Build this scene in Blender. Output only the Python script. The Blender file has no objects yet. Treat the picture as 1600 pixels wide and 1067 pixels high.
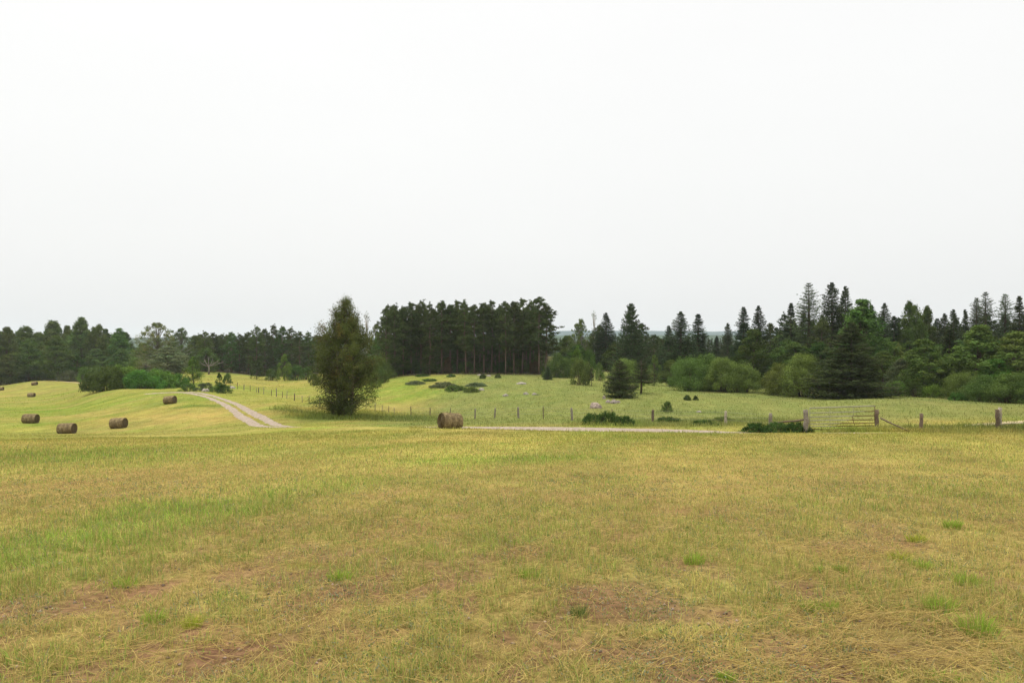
import bpy, math
import numpy as np
from mathutils import Vector
R = math.radians
sc = bpy.context.scene
F = 1067.0            # focal length in pixels of the 1600 wide photograph
HZ = 533.5

# ------------------------------------------------------------------ camera, sky, sun, exposure
cam_d = bpy.data.cameras.new("camera"); cam = bpy.data.objects.new("camera", cam_d)
sc.collection.objects.link(cam); sc.camera = cam
cam_d.sensor_width = 36.0; cam_d.lens = 24.0
cam_d.clip_start = 0.05; cam_d.clip_end = 20000
cam.location = (0, 0, 0); cam.rotation_euler = (R(90), 0, 0)
SUN_EL, SUN_AZ = 58, -35       # elevation; azimuth from +Y (negative: to the left)
w = bpy.data.worlds.new("World"); sc.world = w; w.use_nodes = True
nt = w.node_tree; nt.nodes.clear()
out = nt.nodes.new('ShaderNodeOutputWorld'); bg = nt.nodes.new('ShaderNodeBackground')
sky = nt.nodes.new('ShaderNodeTexSky'); sky.sky_type = 'NISHITA'; sky.sun_disc = False
sky.sun_elevation = R(SUN_EL); sky.sun_rotation = R(SUN_AZ); sky.dust_density = 4; sky.air_density = 1.5
hs = nt.nodes.new('ShaderNodeHueSaturation'); hs.inputs['Saturation'].default_value = 0.25
nt.links.new(sky.outputs[0], hs.inputs['Color'])
# overcast cloud deck: brighter towards the zenith, as an overcast sky is
tc = nt.nodes.new('ShaderNodeTexCoord'); sx = nt.nodes.new('ShaderNodeSeparateXYZ')
nt.links.new(tc.outputs['Generated'], sx.inputs[0])
ramp = nt.nodes.new('ShaderNodeValToRGB')
ramp.color_ramp.elements[0].position = 0.0; ramp.color_ramp.elements[0].color = (7.0, 7.1, 7.05, 1)
ramp.color_ramp.elements[1].position = 1.0; ramp.color_ramp.elements[1].color = (28, 27.5, 26.6, 1)
e = ramp.color_ramp.elements.new(0.13); e.color = (7.7, 7.75, 7.65, 1)
e = ramp.color_ramp.elements.new(0.26); e.color = (8.05, 8.1, 8.0, 1)
e = ramp.color_ramp.elements.new(0.45); e.color = (8.3, 8.3, 8.25, 1)
nz = nt.nodes.new('ShaderNodeTexNoise'); nz.inputs['Scale'].default_value = 1.6; nz.inputs['Detail'].default_value = 3
mp = nt.nodes.new('ShaderNodeMapping'); mp.inputs['Scale'].default_value = (1, 1, 3)
nt.links.new(tc.outputs['Generated'], mp.inputs[0]); nt.links.new(mp.outputs[0], nz.inputs['Vector'])
mr = nt.nodes.new('ShaderNodeMapRange'); mr.inputs['To Min'].default_value = .97; mr.inputs['To Max'].default_value = 1.03
nt.links.new(nz.outputs[0], mr.inputs[0])
vm = nt.nodes.new('ShaderNodeVectorMath'); vm.operation = 'SCALE'
nt.links.new(sx.outputs[2], ramp.inputs[0]); nt.links.new(ramp.outputs[0], vm.inputs[0]); nt.links.new(mr.outputs[0], vm.inputs['Scale'])
mx = nt.nodes.new('ShaderNodeMix'); mx.data_type = 'RGBA'; mx.inputs[0].default_value = 0.93
nt.links.new(hs.outputs[0], mx.inputs[6]); nt.links.new(vm.outputs[0], mx.inputs[7])
nt.links.new(mx.outputs[2], bg.inputs[0]); bg.inputs[1].default_value = 0.1
nt.links.new(bg.outputs[0], out.inputs[0])
sl = bpy.data.lights.new("sun", 'SUN'); sl.energy = 1.5; sl.angle = R(14); sl.color = (1, .955, .87)
so = bpy.data.objects.new("sun", sl); sc.collection.objects.link(so)
a, el = R(SUN_AZ), R(SUN_EL)
sd = Vector((math.sin(a) * math.cos(el), math.cos(a) * math.cos(el), math.sin(el)))
so.rotation_euler = sd.to_track_quat('Z', 'Y').to_euler(); so.location = (0, 0, 60)
sc.view_settings.view_transform = 'Standard'; sc.view_settings.look = 'None'
sc.view_settings.exposure = 0.28; sc.view_settings.gamma = 1
sc.cycles.max_bounces = 5; sc.cycles.diffuse_bounces = 2; sc.cycles.transmission_bounces = 2
sc.cycles.transparent_max_bounces = 4; sc.cycles.volume_bounces = 1
sc.cycles.use_denoising = True; sc.cycles.denoiser = 'OPENIMAGEDENOISE'; sc.cycles.denoising_input_passes = 'RGB_ALBEDO_NORMAL'; sc.cycles.denoising_prefilter = 'ACCURATE'

# ------------------------------------------------------------------ mesh helpers
rng = np.random.default_rng(7)
def make_mesh(name, v, quads=None, tris=None, col=None, smooth=False):
    v = np.asarray(v, np.float32)
    me = bpy.data.meshes.new(name)
    q = np.zeros((0, 4), np.int32) if quads is None or len(quads) == 0 else np.asarray(quads, np.int32)
    t = np.zeros((0, 3), np.int32) if tris is None or len(tris) == 0 else np.asarray(tris, np.int32)
    me.vertices.add(len(v)); me.vertices.foreach_set('co', v.ravel())
    nl = q.size + t.size
    me.loops.add(nl); me.loops.foreach_set('vertex_index', np.concatenate([q.ravel(), t.ravel()]).astype(np.int32))
    me.polygons.add(len(q) + len(t))
    st = np.concatenate([np.arange(len(q)) * 4, q.size + np.arange(len(t)) * 3]).astype(np.int32)
    me.polygons.foreach_set('loop_start', st)
    if smooth: me.polygons.foreach_set('use_smooth', np.ones(len(q) + len(t), bool))
    if col is not None:
        at = me.color_attributes.new('col', 'FLOAT_COLOR', 'POINT')
        c = np.ones((len(v), 4), np.float32); c[:, :3] = col
        at.data.foreach_set('color', c.ravel())
    me.update(calc_edges=True)
    return me
def link(name, me, mat=None, parent=None, loc=None):
    o = bpy.data.objects.new(name, me)
    if mat and me and not me.materials: me.materials.append(mat)
    sc.collection.objects.link(o)
    if parent: o.parent = parent
    if loc is not None: o.location = loc
    return o
def tag(o, label=None, cat=None, group=None, kind=None):
    if label: o['label'] = label
    if cat: o['category'] = cat
    if group: o['group'] = group
    if kind: o['kind'] = kind
    return o
class MB:
    def __init__(s): s.v = []; s.q = []; s.t = []; s.c = []; s.n = 0
    def add(s, v, q=None, t=None, c=None):
        v = np.asarray(v, float)
        if q is not None and len(q): s.q.append(np.asarray(q) + s.n)
        if t is not None and len(t): s.t.append(np.asarray(t) + s.n)
        cc = np.ones((len(v), 3)); cc[:] = 1 if c is None else c
        s.v.append(v); s.c.append(cc); s.n += len(v)
    def mesh(s, name, smooth=False):
        return make_mesh(name, np.concatenate(s.v), np.concatenate(s.q) if s.q else None,
                         np.concatenate(s.t) if s.t else None, np.concatenate(s.c), smooth)
def tube(mb, pts, rad, seg=6, c=None, wob=0.0):
    pts = np.asarray(pts, float); n = len(pts)
    rad = np.broadcast_to(np.asarray(rad, float), (n,))
    d = np.gradient(pts, axis=0); d /= np.linalg.norm(d, axis=1)[:, None] + 1e-9
    up = np.array([0, 0, 1.]) if abs(d[0, 2]) < .9 else np.array([0, 1., 0])
    a_ = np.cross(d, up); a_ /= np.linalg.norm(a_, axis=1)[:, None] + 1e-9
    b_ = np.cross(d, a_)
    th = np.arange(seg) / seg * 2 * np.pi
    rr = rad[:, None] * (1 + wob * rng.uniform(-1, 1, (n, seg)))
    v = pts[:, None, :] + rr[..., None] * (np.cos(th)[None, :, None] * a_[:, None] + np.sin(th)[None, :, None] * b_[:, None])
    v = v.reshape(-1, 3)
    i = np.arange(n - 1)[:, None] * seg; j = np.arange(seg)[None]; k = (j + 1) % seg
    q = np.stack([i + j, i + k, i + seg + k, i + seg + j], -1).reshape(-1, 4)
    v = np.vstack([v, pts[:1], pts[-1:]]); nb = n * seg
    j = np.arange(seg); k = (j + 1) % seg
    t = np.vstack([np.stack([np.full(seg, nb), k, j], 1), np.stack([np.full(seg, nb + 1), (n - 1) * seg + j, (n - 1) * seg + k], 1)])
    mb.add(v, q, t, c)
def cards(mb, p, size, aspect=1.0, axis=None, c=None, rg=None, nrm=None, nj=.55):
    """leaf shaped faces (a rhombus each) at p; axis = long direction, nrm = the way the leaf faces (loosely)"""
    rg = rg or rng
    n = len(p)
    if nrm is not None:
        nn = nrm / (np.linalg.norm(nrm, axis=1)[:, None] + 1e-9) + rg.normal(size=(n, 3)) * nj
        axis = np.cross(nn, rg.normal(size=(n, 3)) if axis is None else axis)
        axis = axis / (np.linalg.norm(axis, axis=1)[:, None] + 1e-9); b = np.cross(nn, axis)
    else:
        if axis is None:
            axis = rg.normal(size=(n, 3))
        axis = axis / (np.linalg.norm(axis, axis=1)[:, None] + 1e-9)
        b = np.cross(axis, rg.normal(size=(n, 3)))
    b = b / (np.linalg.norm(b, axis=1)[:, None] + 1e-9)
    s = (np.broadcast_to(size, (n,)) * rg.uniform(.6, 1.4, n))[:, None]
    A, B = axis * s, b * s * aspect
    v = np.stack([p - A * .5, p - B * .45 + A * .05, p + A * .5, p + B * .45 + A * .05], 1).reshape(-1, 3)
    q = np.arange(n * 4).reshape(n, 4)
    cc = None if c is None else np.repeat(np.broadcast_to(c, (n, np.shape(c)[-1])), 4, 0)
    mb.add(v, q, None, cc)

# value noise
_perm = np.random.default_rng(3).random((256, 256))
def vnoise(x, y):
    x = np.asarray(x, float); y = np.asarray(y, float)
    xi = np.floor(x).astype(int); yi = np.floor(y).astype(int); fx = x - xi; fy = y - yi
    fx = fx * fx * (3 - 2 * fx); fy = fy * fy * (3 - 2 * fy)
    g = lambda i, j: _perm[i & 255, j & 255]
    return (g(xi, yi) * (1 - fx) + g(xi + 1, yi) * fx) * (1 - fy) + (g(xi, yi + 1) * (1 - fx) + g(xi + 1, yi + 1) * fx) * fy
def fbm(x, y, o=4):
    s = 0; a_ = .5; tt = 0
    for k in range(o):
        s = s + a_ * vnoise(x * 2 ** k + 17.3 * k, y * 2 ** k + 5.1 * k); tt += a_; a_ *= .5
    return s / tt
sstep = lambda a_, b_, x: (lambda t: t * t * (3 - 2 * t))(np.clip((x - a_) / (b_ - a_), 0, 1))

# ------------------------------------------------------------------ terrain
S0 = .096
PROF = {
 -500: [(60,684),(80,678),(120,655),(190,630),(260,608),(320,600),(500,578)],
    0: [(58,683),(75,677),(90,658),(120,642),(190,621),(230,609),(252,602.5),(290,602),(400,585)],
   60: [(60,682),(75,678),(90,659),(120,642),(190,620),(235,600),(252,594.5),(290,594),(400,580)],
  100: [(62,681),(75,678),(90,659),(120,641),(190,615),(235,598),(262,594),(300,584),(350,577)],
  150: [(60,680),(74,677),(88,658),(115,637),(150,613),(172,607),(200,604.5),(235,602),(262,596),(300,584),(350,576)],
  200: [(58,680),(73,676),(86,658),(105,638),(128,619),(146,607.5),(158,607.5),(190,600),(260,586),(350,574)],
  300: [(56,678),(70,671),(84,654),(101,632),(116,618),(126,612.5),(138,612),(155,606),(180,597),(230,582),(270,576)],
  370: [(56,675),(66,668),(80,655),(92,643),(105,630),(125,617),(140,610.5),(160,603.5),(200,593),(250,583),(300,575)],
  430: [(56,669),(63,667),(72,660),(85,645),(105,630),(125,620),(150,612),(180,603),(240,590),(300,581)],
  480: [(54,667),(60,669),(69,664),(85,651),(105,635),(125,624),(150,613),(180,602),(240,587),(300,578)],
  560: [(53,666.5),(59.5,669),(67,664.5),(76,659),(88,650),(105,637),(125,622),(160,603),(200,590),(240,581),(300,573)],
  640: [(51,668),(57.5,669.5),(65,664.5),(75,660.5),(95,652),(115,632),(140,608),(180,585),(230,576)],
  720: [(48,670.6),(53.5,670.2),(58,666.8),(63,663.5),(73,659.5),(87,655),(110,631),(140,604),(180,583),(230,575)],
  894: [(47.5,675.2),(51.3,674.6),(56.2,667.6),(60,665.5),(70,657),(85,644),(100,628),(140,602),(175,587),(220,569),(300,556)],
 1040: [(46,677),(49.8,676),(54.8,670.4),(60,666.5),(70,658),(85,645),(105,624),(122,611),(150,603),(190,590),(260,570)],
 1200: [(44,677.2),(48,678.2),(51,677.5),(55,672),(59,666),(68,657),(85,643),(105,624),(122,612),(150,604),(200,590)],
 1400: [(42,678),(44.5,677),(47,678),(50.5,671),(60,657),(75,642),(92,626),(110,617),(150,604)],
 1600: [(40,680),(43.5,678.3),(46.5,679),(49.5,671),(60,655),(75,640),(86,631),(110,620),(150,606)],
 2100: [(40,681),(43.5,679.3),(46.5,680),(49.5,671),(60,655),(75,640),(86,631),(110,620),(150,606)],
}
LY = np.linspace(math.log(25), math.log(9000), 500)
PX = np.linspace(-500, 2100, 261)
def pchip(x, y, xi):
    h = np.diff(x); d = np.diff(y) / h; m = np.zeros(len(x))
    w1 = 2 * h[1:] + h[:-1]; w2 = h[1:] + 2 * h[:-1]
    with np.errstate(all='ignore'):
        mm = np.where(d[:-1] * d[1:] > 0, (w1 + w2) / (w1 / d[:-1] + w2 / d[1:]), 0)
    m[1:-1] = mm; m[0] = d[0]; m[-1] = d[-1]
    i = np.clip(np.searchsorted(x, xi) - 1, 0, len(h) - 1); t = np.clip((xi - x[i]) / h[i], 0, 1)
    return (2*t**3-3*t**2+1)*y[i] + (t**3-2*t**2+t)*h[i]*m[i] + (-2*t**3+3*t**2)*y[i+1] + (t**3-t**2)*h[i]*m[i+1]
cols = []
for p_ in sorted(PROF):
    pts = [(14, None), (28, None)] + PROF[p_] + [(700, 557), (2500, 540.5), (9000, 536)]
    xs = np.log([q[0] for q in pts])
    ss = np.array([S0 if q[1] is None else (q[1] - HZ) / F - 1.65 / q[0] for q in pts])
    cols.append(pchip(xs, ss, LY))
cols = np.array(cols); cp = np.array(sorted(PROF), float)
TAB = np.array([pchip(cp, cols[:, j], PX) for j in range(len(LY))]).T
for _ in range(2):   # soften across the columns
    TAB[1:-1] = .25 * TAB[:-2] + .5 * TAB[1:-1] + .25 * TAB[2:]
def T(x, Y, bumps=True):
    x = np.asarray(x, float); Y = np.asarray(Y, float)
    Yc = np.maximum(Y, 1.0)
    px = np.clip(800 + F * x / Yc, -499, 2099)
    u = (px + 500) / 10; v = np.clip((np.log(Yc) - LY[0]) / (LY[1] - LY[0]), 0, 498.99)
    i = np.minimum(u.astype(int), 259); j = v.astype(int); fu = u - i; fv = v - j
    s = (TAB[i, j]*(1-fu)+TAB[i+1, j]*fu)*(1-fv) + (TAB[i, j+1]*(1-fu)+TAB[i+1, j+1]*fu)*fv
    s = np.where(Y < 25, S0, s)
    z = -1.65 - s * np.maximum(Y, -20) 
    if bumps:
        amp = .05 + .10 * sstep(62, 110, Y)
        z = z + amp * (fbm(x * .35 + 50, Y * .35 + 9, 3) - .5) + .05 * (fbm(x * 2.1, Y * 2.1, 3) - .5) * (1 - sstep(20, 60, Y))
    return z
def at(px, Y, dz=0):
    x = (px - 800) / F * Y
    return np.array([x, Y, float(T(x, Y)) + dz])
def hit(px, py):
    Ys = np.exp(np.linspace(math.log(3), math.log(4000), 6000)); x = (px - 800) / F * Ys
    yy = HZ - F * T(x, Ys) / Ys
    k = np.argmax(yy <= py) if (yy <= py).any() else len(Ys) - 1
    return at(px, Ys[k])

# ground colour: one function used by the soil sheet and by the blades that grow on it
C_SOIL = np.array([.175, .100, .054]); C_DRY = np.array([.365, .268, .080]); C_STRAW = np.array([.46, .35, .125])
C_YEL = np.array([.214, .206, .060]); C_GRN = np.array([.150, .215, .032]); C_DK = np.array([.075, .105, .022])
STROKES = []   # (kind, A, B, width m, strength)
def stroke(kind, p, q, wd, st=1.0):
    A, B = hit(*p)[:2], hit(*q)[:2]; STROKES.append((kind, A, B, wd, st))
stroke('g', (-60, 905), (120, 860), .9, 1.0); stroke('g', (120, 850), (330, 800), 1.0, .8); stroke('g', (300, 795), (560, 752), 1.2, .7)
stroke('g', (700, 722), (900, 716), 1.6, .6); stroke('g', (0, 840), (200, 790), 1.2, .45)
stroke('b', (100, 960), (330, 905), .45, 1.0); stroke('b', (330, 905), (620, 852), .35, .9); stroke('b', (0, 1010), (150, 960), .5, .8)
stroke('b', (380, 980), (640, 890), .35, .8); stroke('b', (560, 850), (700, 812), .5, .6); stroke('b', (300, 1060), (520, 1000), .45, .8)
stroke('b', (980, 940), (1130, 900), .3, .7); stroke('b', (940, 1010), (1400, 1020), .45, .8); stroke('b', (1150, 960), (1420, 985), .35, .6)
stroke('b', (1080, 800), (1180, 792), .7, .5); stroke('b', (1260, 860), (1420, 850), .45, .8); stroke('b', (1250, 740), (1340, 725), 1.6, .5)
stroke('b', (850, 1060), (1200, 1066), .4, .7); stroke('b', (1450, 1050), (1600, 1000), .3, .6)
stroke('b', (0, 765), (180, 745), 2.2, .35); stroke('b', (560, 690), (720, 687), 3.0, .6); stroke('b', (100, 690), (420, 682), 4, .35)
stroke('b', (880, 775), (1200, 750), 1.1, .3); stroke('g', (1260, 790), (1600, 760), 1.2, .4)
# dry brown faces of the bank by the bales, green tops
stroke('b', (215, 650), (350, 652), 5.0, .75); stroke('b', (225, 641), (330, 640), 3, .5); stroke('d', (285, 636), (335, 634), 1.6, .7)
stroke('b', (0, 655), (120, 650), 6, .25); stroke('g', (20, 640), (240, 630), 10, .35); stroke('d', (15, 712), (60, 714), 4, .4)
# lush ditch under the fence and shade-loving grass below the lone tree
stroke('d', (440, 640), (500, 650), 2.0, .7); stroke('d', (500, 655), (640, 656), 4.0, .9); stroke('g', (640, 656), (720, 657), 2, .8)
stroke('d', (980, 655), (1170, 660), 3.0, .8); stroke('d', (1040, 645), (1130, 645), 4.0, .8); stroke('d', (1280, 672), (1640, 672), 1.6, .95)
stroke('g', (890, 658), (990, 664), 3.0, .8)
stroke('y', (760, 662), (900, 664), 1.3, 1.0); stroke('y', (1380, 650), (1600, 640), 9, .55); stroke('y', (380, 600), (480, 600), 20, .6)
stroke('y', (560, 590), (700, 585), 4, .3); stroke('g', (480, 603), (900, 610), 22, .3)
stroke('d', (330, 584), (420, 584), 6, .6); stroke('g', (90, 582), (150, 580), 12, .8); stroke('g', (280, 600), (345, 606), 7, .8)
stroke('d', (600, 580), (860, 584), 2.5, .8); stroke('d', (1050, 613), (1400, 622), 2.5, .6); stroke('d', (1440, 624), (1600, 634), 2.0, .7)
def ground_col(x, Y):
    x = np.asarray(x, float); Y = np.asarray(Y, float)
    ca, sa = math.cos(.30), math.sin(.30)
    U = x * ca - Y * sa; V = x * sa + Y * ca           # V runs along the mown rows
    big = fbm(U * .20 + 3, V * .05 + 7, 4); med = fbm(U * .9 + 31, V * .28, 4); fine = fbm(x * 3.1 + 5, Y * 2.4, 3)
    near = 1 - sstep(11, 30, Y); past = sstep(55, 66, Y) * sstep(-19, -8, x + .0 * Y)
    g = .42 + .14 * sstep(22, 40, Y) + 1.7 * (big - .5) + .9 * (med - .5) - .10 * near
    dry = .42 + .9 * (fbm(U * .35 + 77, V * .09 + 1, 4) - .5) + .6 * (fine - .5) + .24 * near
    soil = near * (.35 + .6 * (1 - sstep(5, 11, Y))) * sstep(.54, .72, .5 * fbm(U * 1.5 + 9, V * .7 + 40, 4) + .5 * fine + .06)
    dk = 0.25 * sstep(.55, .8, fbm(x * .5, Y * .5 + 60, 3)) * np.ones_like(x)
    for k, A, B, wd, st in STROKES:
        AB = B - A; L2 = (AB ** 2).sum() + 1e-9
        t = np.clip(((x - A[0]) * AB[0] + (Y - A[1]) * AB[1]) / L2, 0, 1)
        d = np.hypot(x - A[0] - t * AB[0], Y - A[1] - t * AB[1]) + wd * .9 * (med - .5)
        m = st * np.exp(-(d / wd) ** 2)
        if k == 'g': g = g + m * .8; dry = dry - m * .5; soil = soil * (1 - m)
        elif k == 'b': dry = dry + m * .55; g = g - m * .35; soil = np.maximum(soil, m * sstep(.28, .60, fine) * near)
        elif k == 'y': dry = dry + m * .6; g = g - m * .1
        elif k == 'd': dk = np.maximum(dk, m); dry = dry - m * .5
    g = np.clip(g, 0, 1); dry = np.clip(dry, 0, 1); soil = np.clip(soil, 0, 1); dk = np.clip(dk, 0, 1)
    c = C_YEL[None] * (1 - g.ravel()[:, None]) + C_GRN[None] * g.ravel()[:, None]
    c = c * (1 - dry.ravel()[:, None] * .75) + C_DRY * dry.ravel()[:, None] * .75
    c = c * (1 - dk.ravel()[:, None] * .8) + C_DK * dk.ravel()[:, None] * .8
    band = fbm(U * .55 + 90, V * .03 + 2, 3) + .35 * (fbm(x * .22 + 4, Y * .16 + 8, 3) - .5); c = c * (1 + (band.ravel() - .5) * (.85 - .58 * sstep(12, 34, Y).ravel()))[:, None]; c = c * (1 + (.95 * near * (fbm(x * 1.6 + 21, Y * 1.3 + 2, 3) - .5)).ravel())[:, None]; pp = past.ravel()[:, None] * .72; c = c * (1 - pp) + np.array([.152, .172, .056]) * pp * (.8 + .4 * fine.ravel()[:, None])
    return c, g.ravel(), dry.ravel(), soil.ravel(), dk.ravel()

# ------------------------------------------------------------------ materials
def mat(name, rough=.9, spec=.1):
    m = bpy.data.materials.new(name); m.use_nodes = True
    b = m.node_tree.nodes['Principled BSDF']; b.inputs['Roughness'].default_value = rough
    b.inputs['Specular IOR Level'].default_value = spec
    return m, m.node_tree, b
def N(nt, t, **kw):
    n = nt.nodes.new(t)
    for k, v in kw.items():
        if k in n.inputs: n.inputs[k].default_value = v
        else: setattr(n, k, v)
    return n
def leaf_mat(name, color, trans=.25, hue=.03, val=.25):
    """leaves: base colour x per-leaf value in 'col', shifted a little from plant to plant"""
    m = bpy.data.materials.new(name); m.use_nodes = True; t = m.node_tree; t.nodes.clear()
    o = N(t, 'ShaderNodeOutputMaterial'); d = N(t, 'ShaderNodeBsdfDiffuse'); tr = N(t, 'ShaderNodeBsdfTranslucent'); mixs = N(t, 'ShaderNodeMixShader')
    mixs.inputs[0].default_value = trans
    at_ = N(t, 'ShaderNodeAttribute'); at_.attribute_name = 'col'
    mul = N(t, 'ShaderNodeMix', data_type='RGBA', blend_type='MULTIPLY'); mul.inputs[0].default_value = 1; mul.inputs[6].default_value = (*color, 1)
    t.links.new(at_.outputs['Color'], mul.inputs[7])
    oi = N(t, 'ShaderNodeObjectInfo'); h = N(t, 'ShaderNodeHueSaturation')
    r1 = N(t, 'ShaderNodeMapRange'); r1.inputs['To Min'].default_value = .5 - hue; r1.inputs['To Max'].default_value = .5 + hue
    r2 = N(t, 'ShaderNodeMapRange'); r2.inputs['To Min'].default_value = 1 - val; r2.inputs['To Max'].default_value = 1 + val
    mo = N(t, 'ShaderNodeMath', operation='FRACT'); m2 = N(t, 'ShaderNodeMath', operation='MULTIPLY'); m2.inputs[1].default_value = 7.31
    t.links.new(oi.outputs['Random'], r1.inputs[0]); t.links.new(oi.outputs['Random'], m2.inputs[0]); t.links.new(m2.outputs[0], mo.inputs[0]); t.links.new(mo.outputs[0], r2.inputs[0])
    t.links.new(r1.outputs[0], h.inputs['Hue']); t.links.new(r2.outputs[0], h.inputs['Value']); t.links.new(mul.outputs[2], h.inputs['Color'])
    t.links.new(h.outputs[0], d.inputs[0]); t.links.new(h.outputs[0], tr.inputs[0])
    t.links.new(d.outputs[0], mixs.inputs[1]); t.links.new(tr.outputs[0], mixs.inputs[2]); t.links.new(mixs.outputs[0], o.inputs[0])
    return m
def attr_mat(name, trans=0.0, rough=.9, noise=None, bump=0):
    """colour straight from the 'col' attribute, broken up by a fine noise"""
    m = bpy.data.materials.new(name); m.use_nodes = True; t = m.node_tree; t.nodes.clear()
    o = N(t, 'ShaderNodeOutputMaterial'); d = N(t, 'ShaderNodeBsdfDiffuse'); at_ = N(t, 'ShaderNodeAttribute'); at_.attribute_name = 'col'
    src = at_.outputs['Color']
    if noise:
        tcn = N(t, 'ShaderNodeTexCoord'); n1 = N(t, 'ShaderNodeTexNoise'); n1.inputs['Scale'].default_value = noise[0]; n1.inputs['Detail'].default_value = 6
        r_ = N(t, 'ShaderNodeMapRange'); r_.inputs['From Min'].default_value = .3; r_.inputs['From Max'].default_value = .7
        r_.inputs['To Min'].default_value = 1 - noise[1]; r_.inputs['To Max'].default_value = 1 + noise[1]
        vs = N(t, 'ShaderNodeVectorMath', operation='SCALE')
        t.links.new(tcn.outputs['Object'], n1.inputs['Vector']); t.links.new(n1.outputs[0], r_.inputs[0])
        t.links.new(src, vs.inputs[0]); t.links.new(r_.outputs[0], vs.inputs['Scale']); src = vs.outputs[0]
        if bump:
            b_ = N(t, 'ShaderNodeBump'); b_.inputs['Strength'].default_value = bump; b_.inputs['Distance'].default_value = .05
            t.links.new(n1.outputs[0], b_.inputs['Height']); t.links.new(b_.outputs[0], d.inputs['Normal'])
    t.links.new(src, d.inputs[0])
    if trans:
        tr = N(t, 'ShaderNodeBsdfTranslucent'); mixs = N(t, 'ShaderNodeMixShader'); mixs.inputs[0].default_value = trans
        t.links.new(src, tr.inputs[0]); t.links.new(d.outputs[0], mixs.inputs[1]); t.links.new(tr.outputs[0], mixs.inputs[2]); t.links.new(mixs.outputs[0], o.inputs[0])
    else: t.links.new(d.outputs[0], o.inputs[0])
    return m
M_BARK = attr_mat('bark', noise=(6, .45), bump=.5)
M_WOOD = attr_mat('weathered_wood', noise=(14, .4), bump=.4)
M_BLADE = attr_mat('grass_blades', trans=.3)
M_ROCK = attr_mat('field_stone', noise=(5, .4), bump=.6)
M_METAL = attr_mat('gate_metal', noise=(30, .2))
M_HAY = attr_mat('hay', noise=(38, .55), bump=.8)

def ground_mat():
    m = bpy.data.materials.new('meadow_ground'); m.use_nodes = True; t = m.node_tree; t.nodes.clear()
    o = N(t, 'ShaderNodeOutputMaterial'); d = N(t, 'ShaderNodeBsdfDiffuse')
    at_ = N(t, 'ShaderNodeAttribute'); at_.attribute_name = 'col'; tcn = N(t, 'ShaderNodeTexCoord')
    def nz_(scale, rot, mscale, lo, hi, det=5):
        mp_ = N(t, 'ShaderNodeMapping'); mp_.inputs['Rotation'].default_value = (0, 0, rot); mp_.inputs['Scale'].default_value = mscale
        n_ = N(t, 'ShaderNodeTexNoise'); n_.inputs['Scale'].default_value = scale; n_.inputs['Detail'].default_value = det; n_.inputs['Roughness'].default_value = .65
        r_ = N(t, 'ShaderNodeMapRange'); r_.inputs['From Min'].default_value = .32; r_.inputs['From Max'].default_value = .68
        r_.inputs['To Min'].default_value = lo; r_.inputs['To Max'].default_value = hi
        t.links.new(tcn.outputs['Object'], mp_.inputs[0]); t.links.new(mp_.outputs[0], n_.inputs['Vector']); t.links.new(n_.outputs[0], r_.inputs[0]); return r_.outputs[0], n_
    a1, n1 = nz_(14, 0, (1, 1, 1), .50, 1.50, 8); a2, n2 = nz_(1.3, .3, (1, .35, 1), .84, 1.16); a3, n3 = nz_(.25, 0, (1, .6, 1), .88, 1.12)
    m1 = N(t, 'ShaderNodeMath', operation='MULTIPLY'); m2 = N(t, 'ShaderNodeMath', operation='MULTIPLY')
    t.links.new(a1, m1.inputs[0]); t.links.new(a2, m1.inputs[1]); t.links.new(m1.outputs[0], m2.inputs[0]); t.links.new(a3, m2.inputs[1])
    vs = N(t, 'ShaderNodeVectorMath', operation='SCALE'); t.links.new(at_.outputs['Color'], vs.inputs[0]); t.links.new(m2.outputs[0], vs.inputs['Scale'])
    h = N(t, 'ShaderNodeHueSaturation'); hr, n4 = nz_(.7, .8, (1, 1, 1), .485, .515); t.links.new(hr, h.inputs['Hue']); t.links.new(vs.outputs[0], h.inputs['Color'])
    b_ = N(t, 'ShaderNodeBump'); b_.inputs['Strength'].default_value = .7; b_.inputs['Distance'].default_value = .06
    t.links.new(n1.outputs[0], b_.inputs['Height']); t.links.new(b_.outputs[0], d.inputs['Normal'])
    t.links.new(h.outputs[0], d.inputs[0]); t.links.new(d.outputs[0], o.inputs[0]); return m
M_GROUND = ground_mat()

# ------------------------------------------------------------------ ground sheet
nu, nv = 560, 900
uu = np.linspace(-2.0, 2.0, nu); uu = np.sign(uu) * np.abs(uu / 2) ** 1.25 * 2
Yv = -16 + np.exp(np.linspace(math.log(5), math.log(6500), nv))
Ug, Yg = np.meshgrid(uu, Yv); Xg = Ug * (Yg + 16); Zg = T(Xg, Yg)
cg, g_, d_, s_, k_ = ground_col(Xg.ravel(), Yg.ravel())
yr = Yg.ravel()
soil_vis = s_[:, None] * (1 - sstep(14, 34, yr))[:, None]
under = (1 - sstep(8, 26, yr))[:, None]                       # near the camera the sheet is the thatch and soil under the blades
thatch = C_SOIL * .60 + C_DRY * .30 + C_GRN * .12
cg = cg * (1 - .14 * sstep(40, 70, yr))[:, None]; c_ = cg * (1 - under * .72) + thatch * under * .72
c_ = c_ * (1 - soil_vis) + C_SOIL * soil_vis
pxg = 800 + F * Xg.ravel() / np.maximum(yr, 1); fl = np.zeros(len(yr)); wv = 6 * (fbm(Xg.ravel() * .1, yr * .1, 2) - .5)
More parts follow.
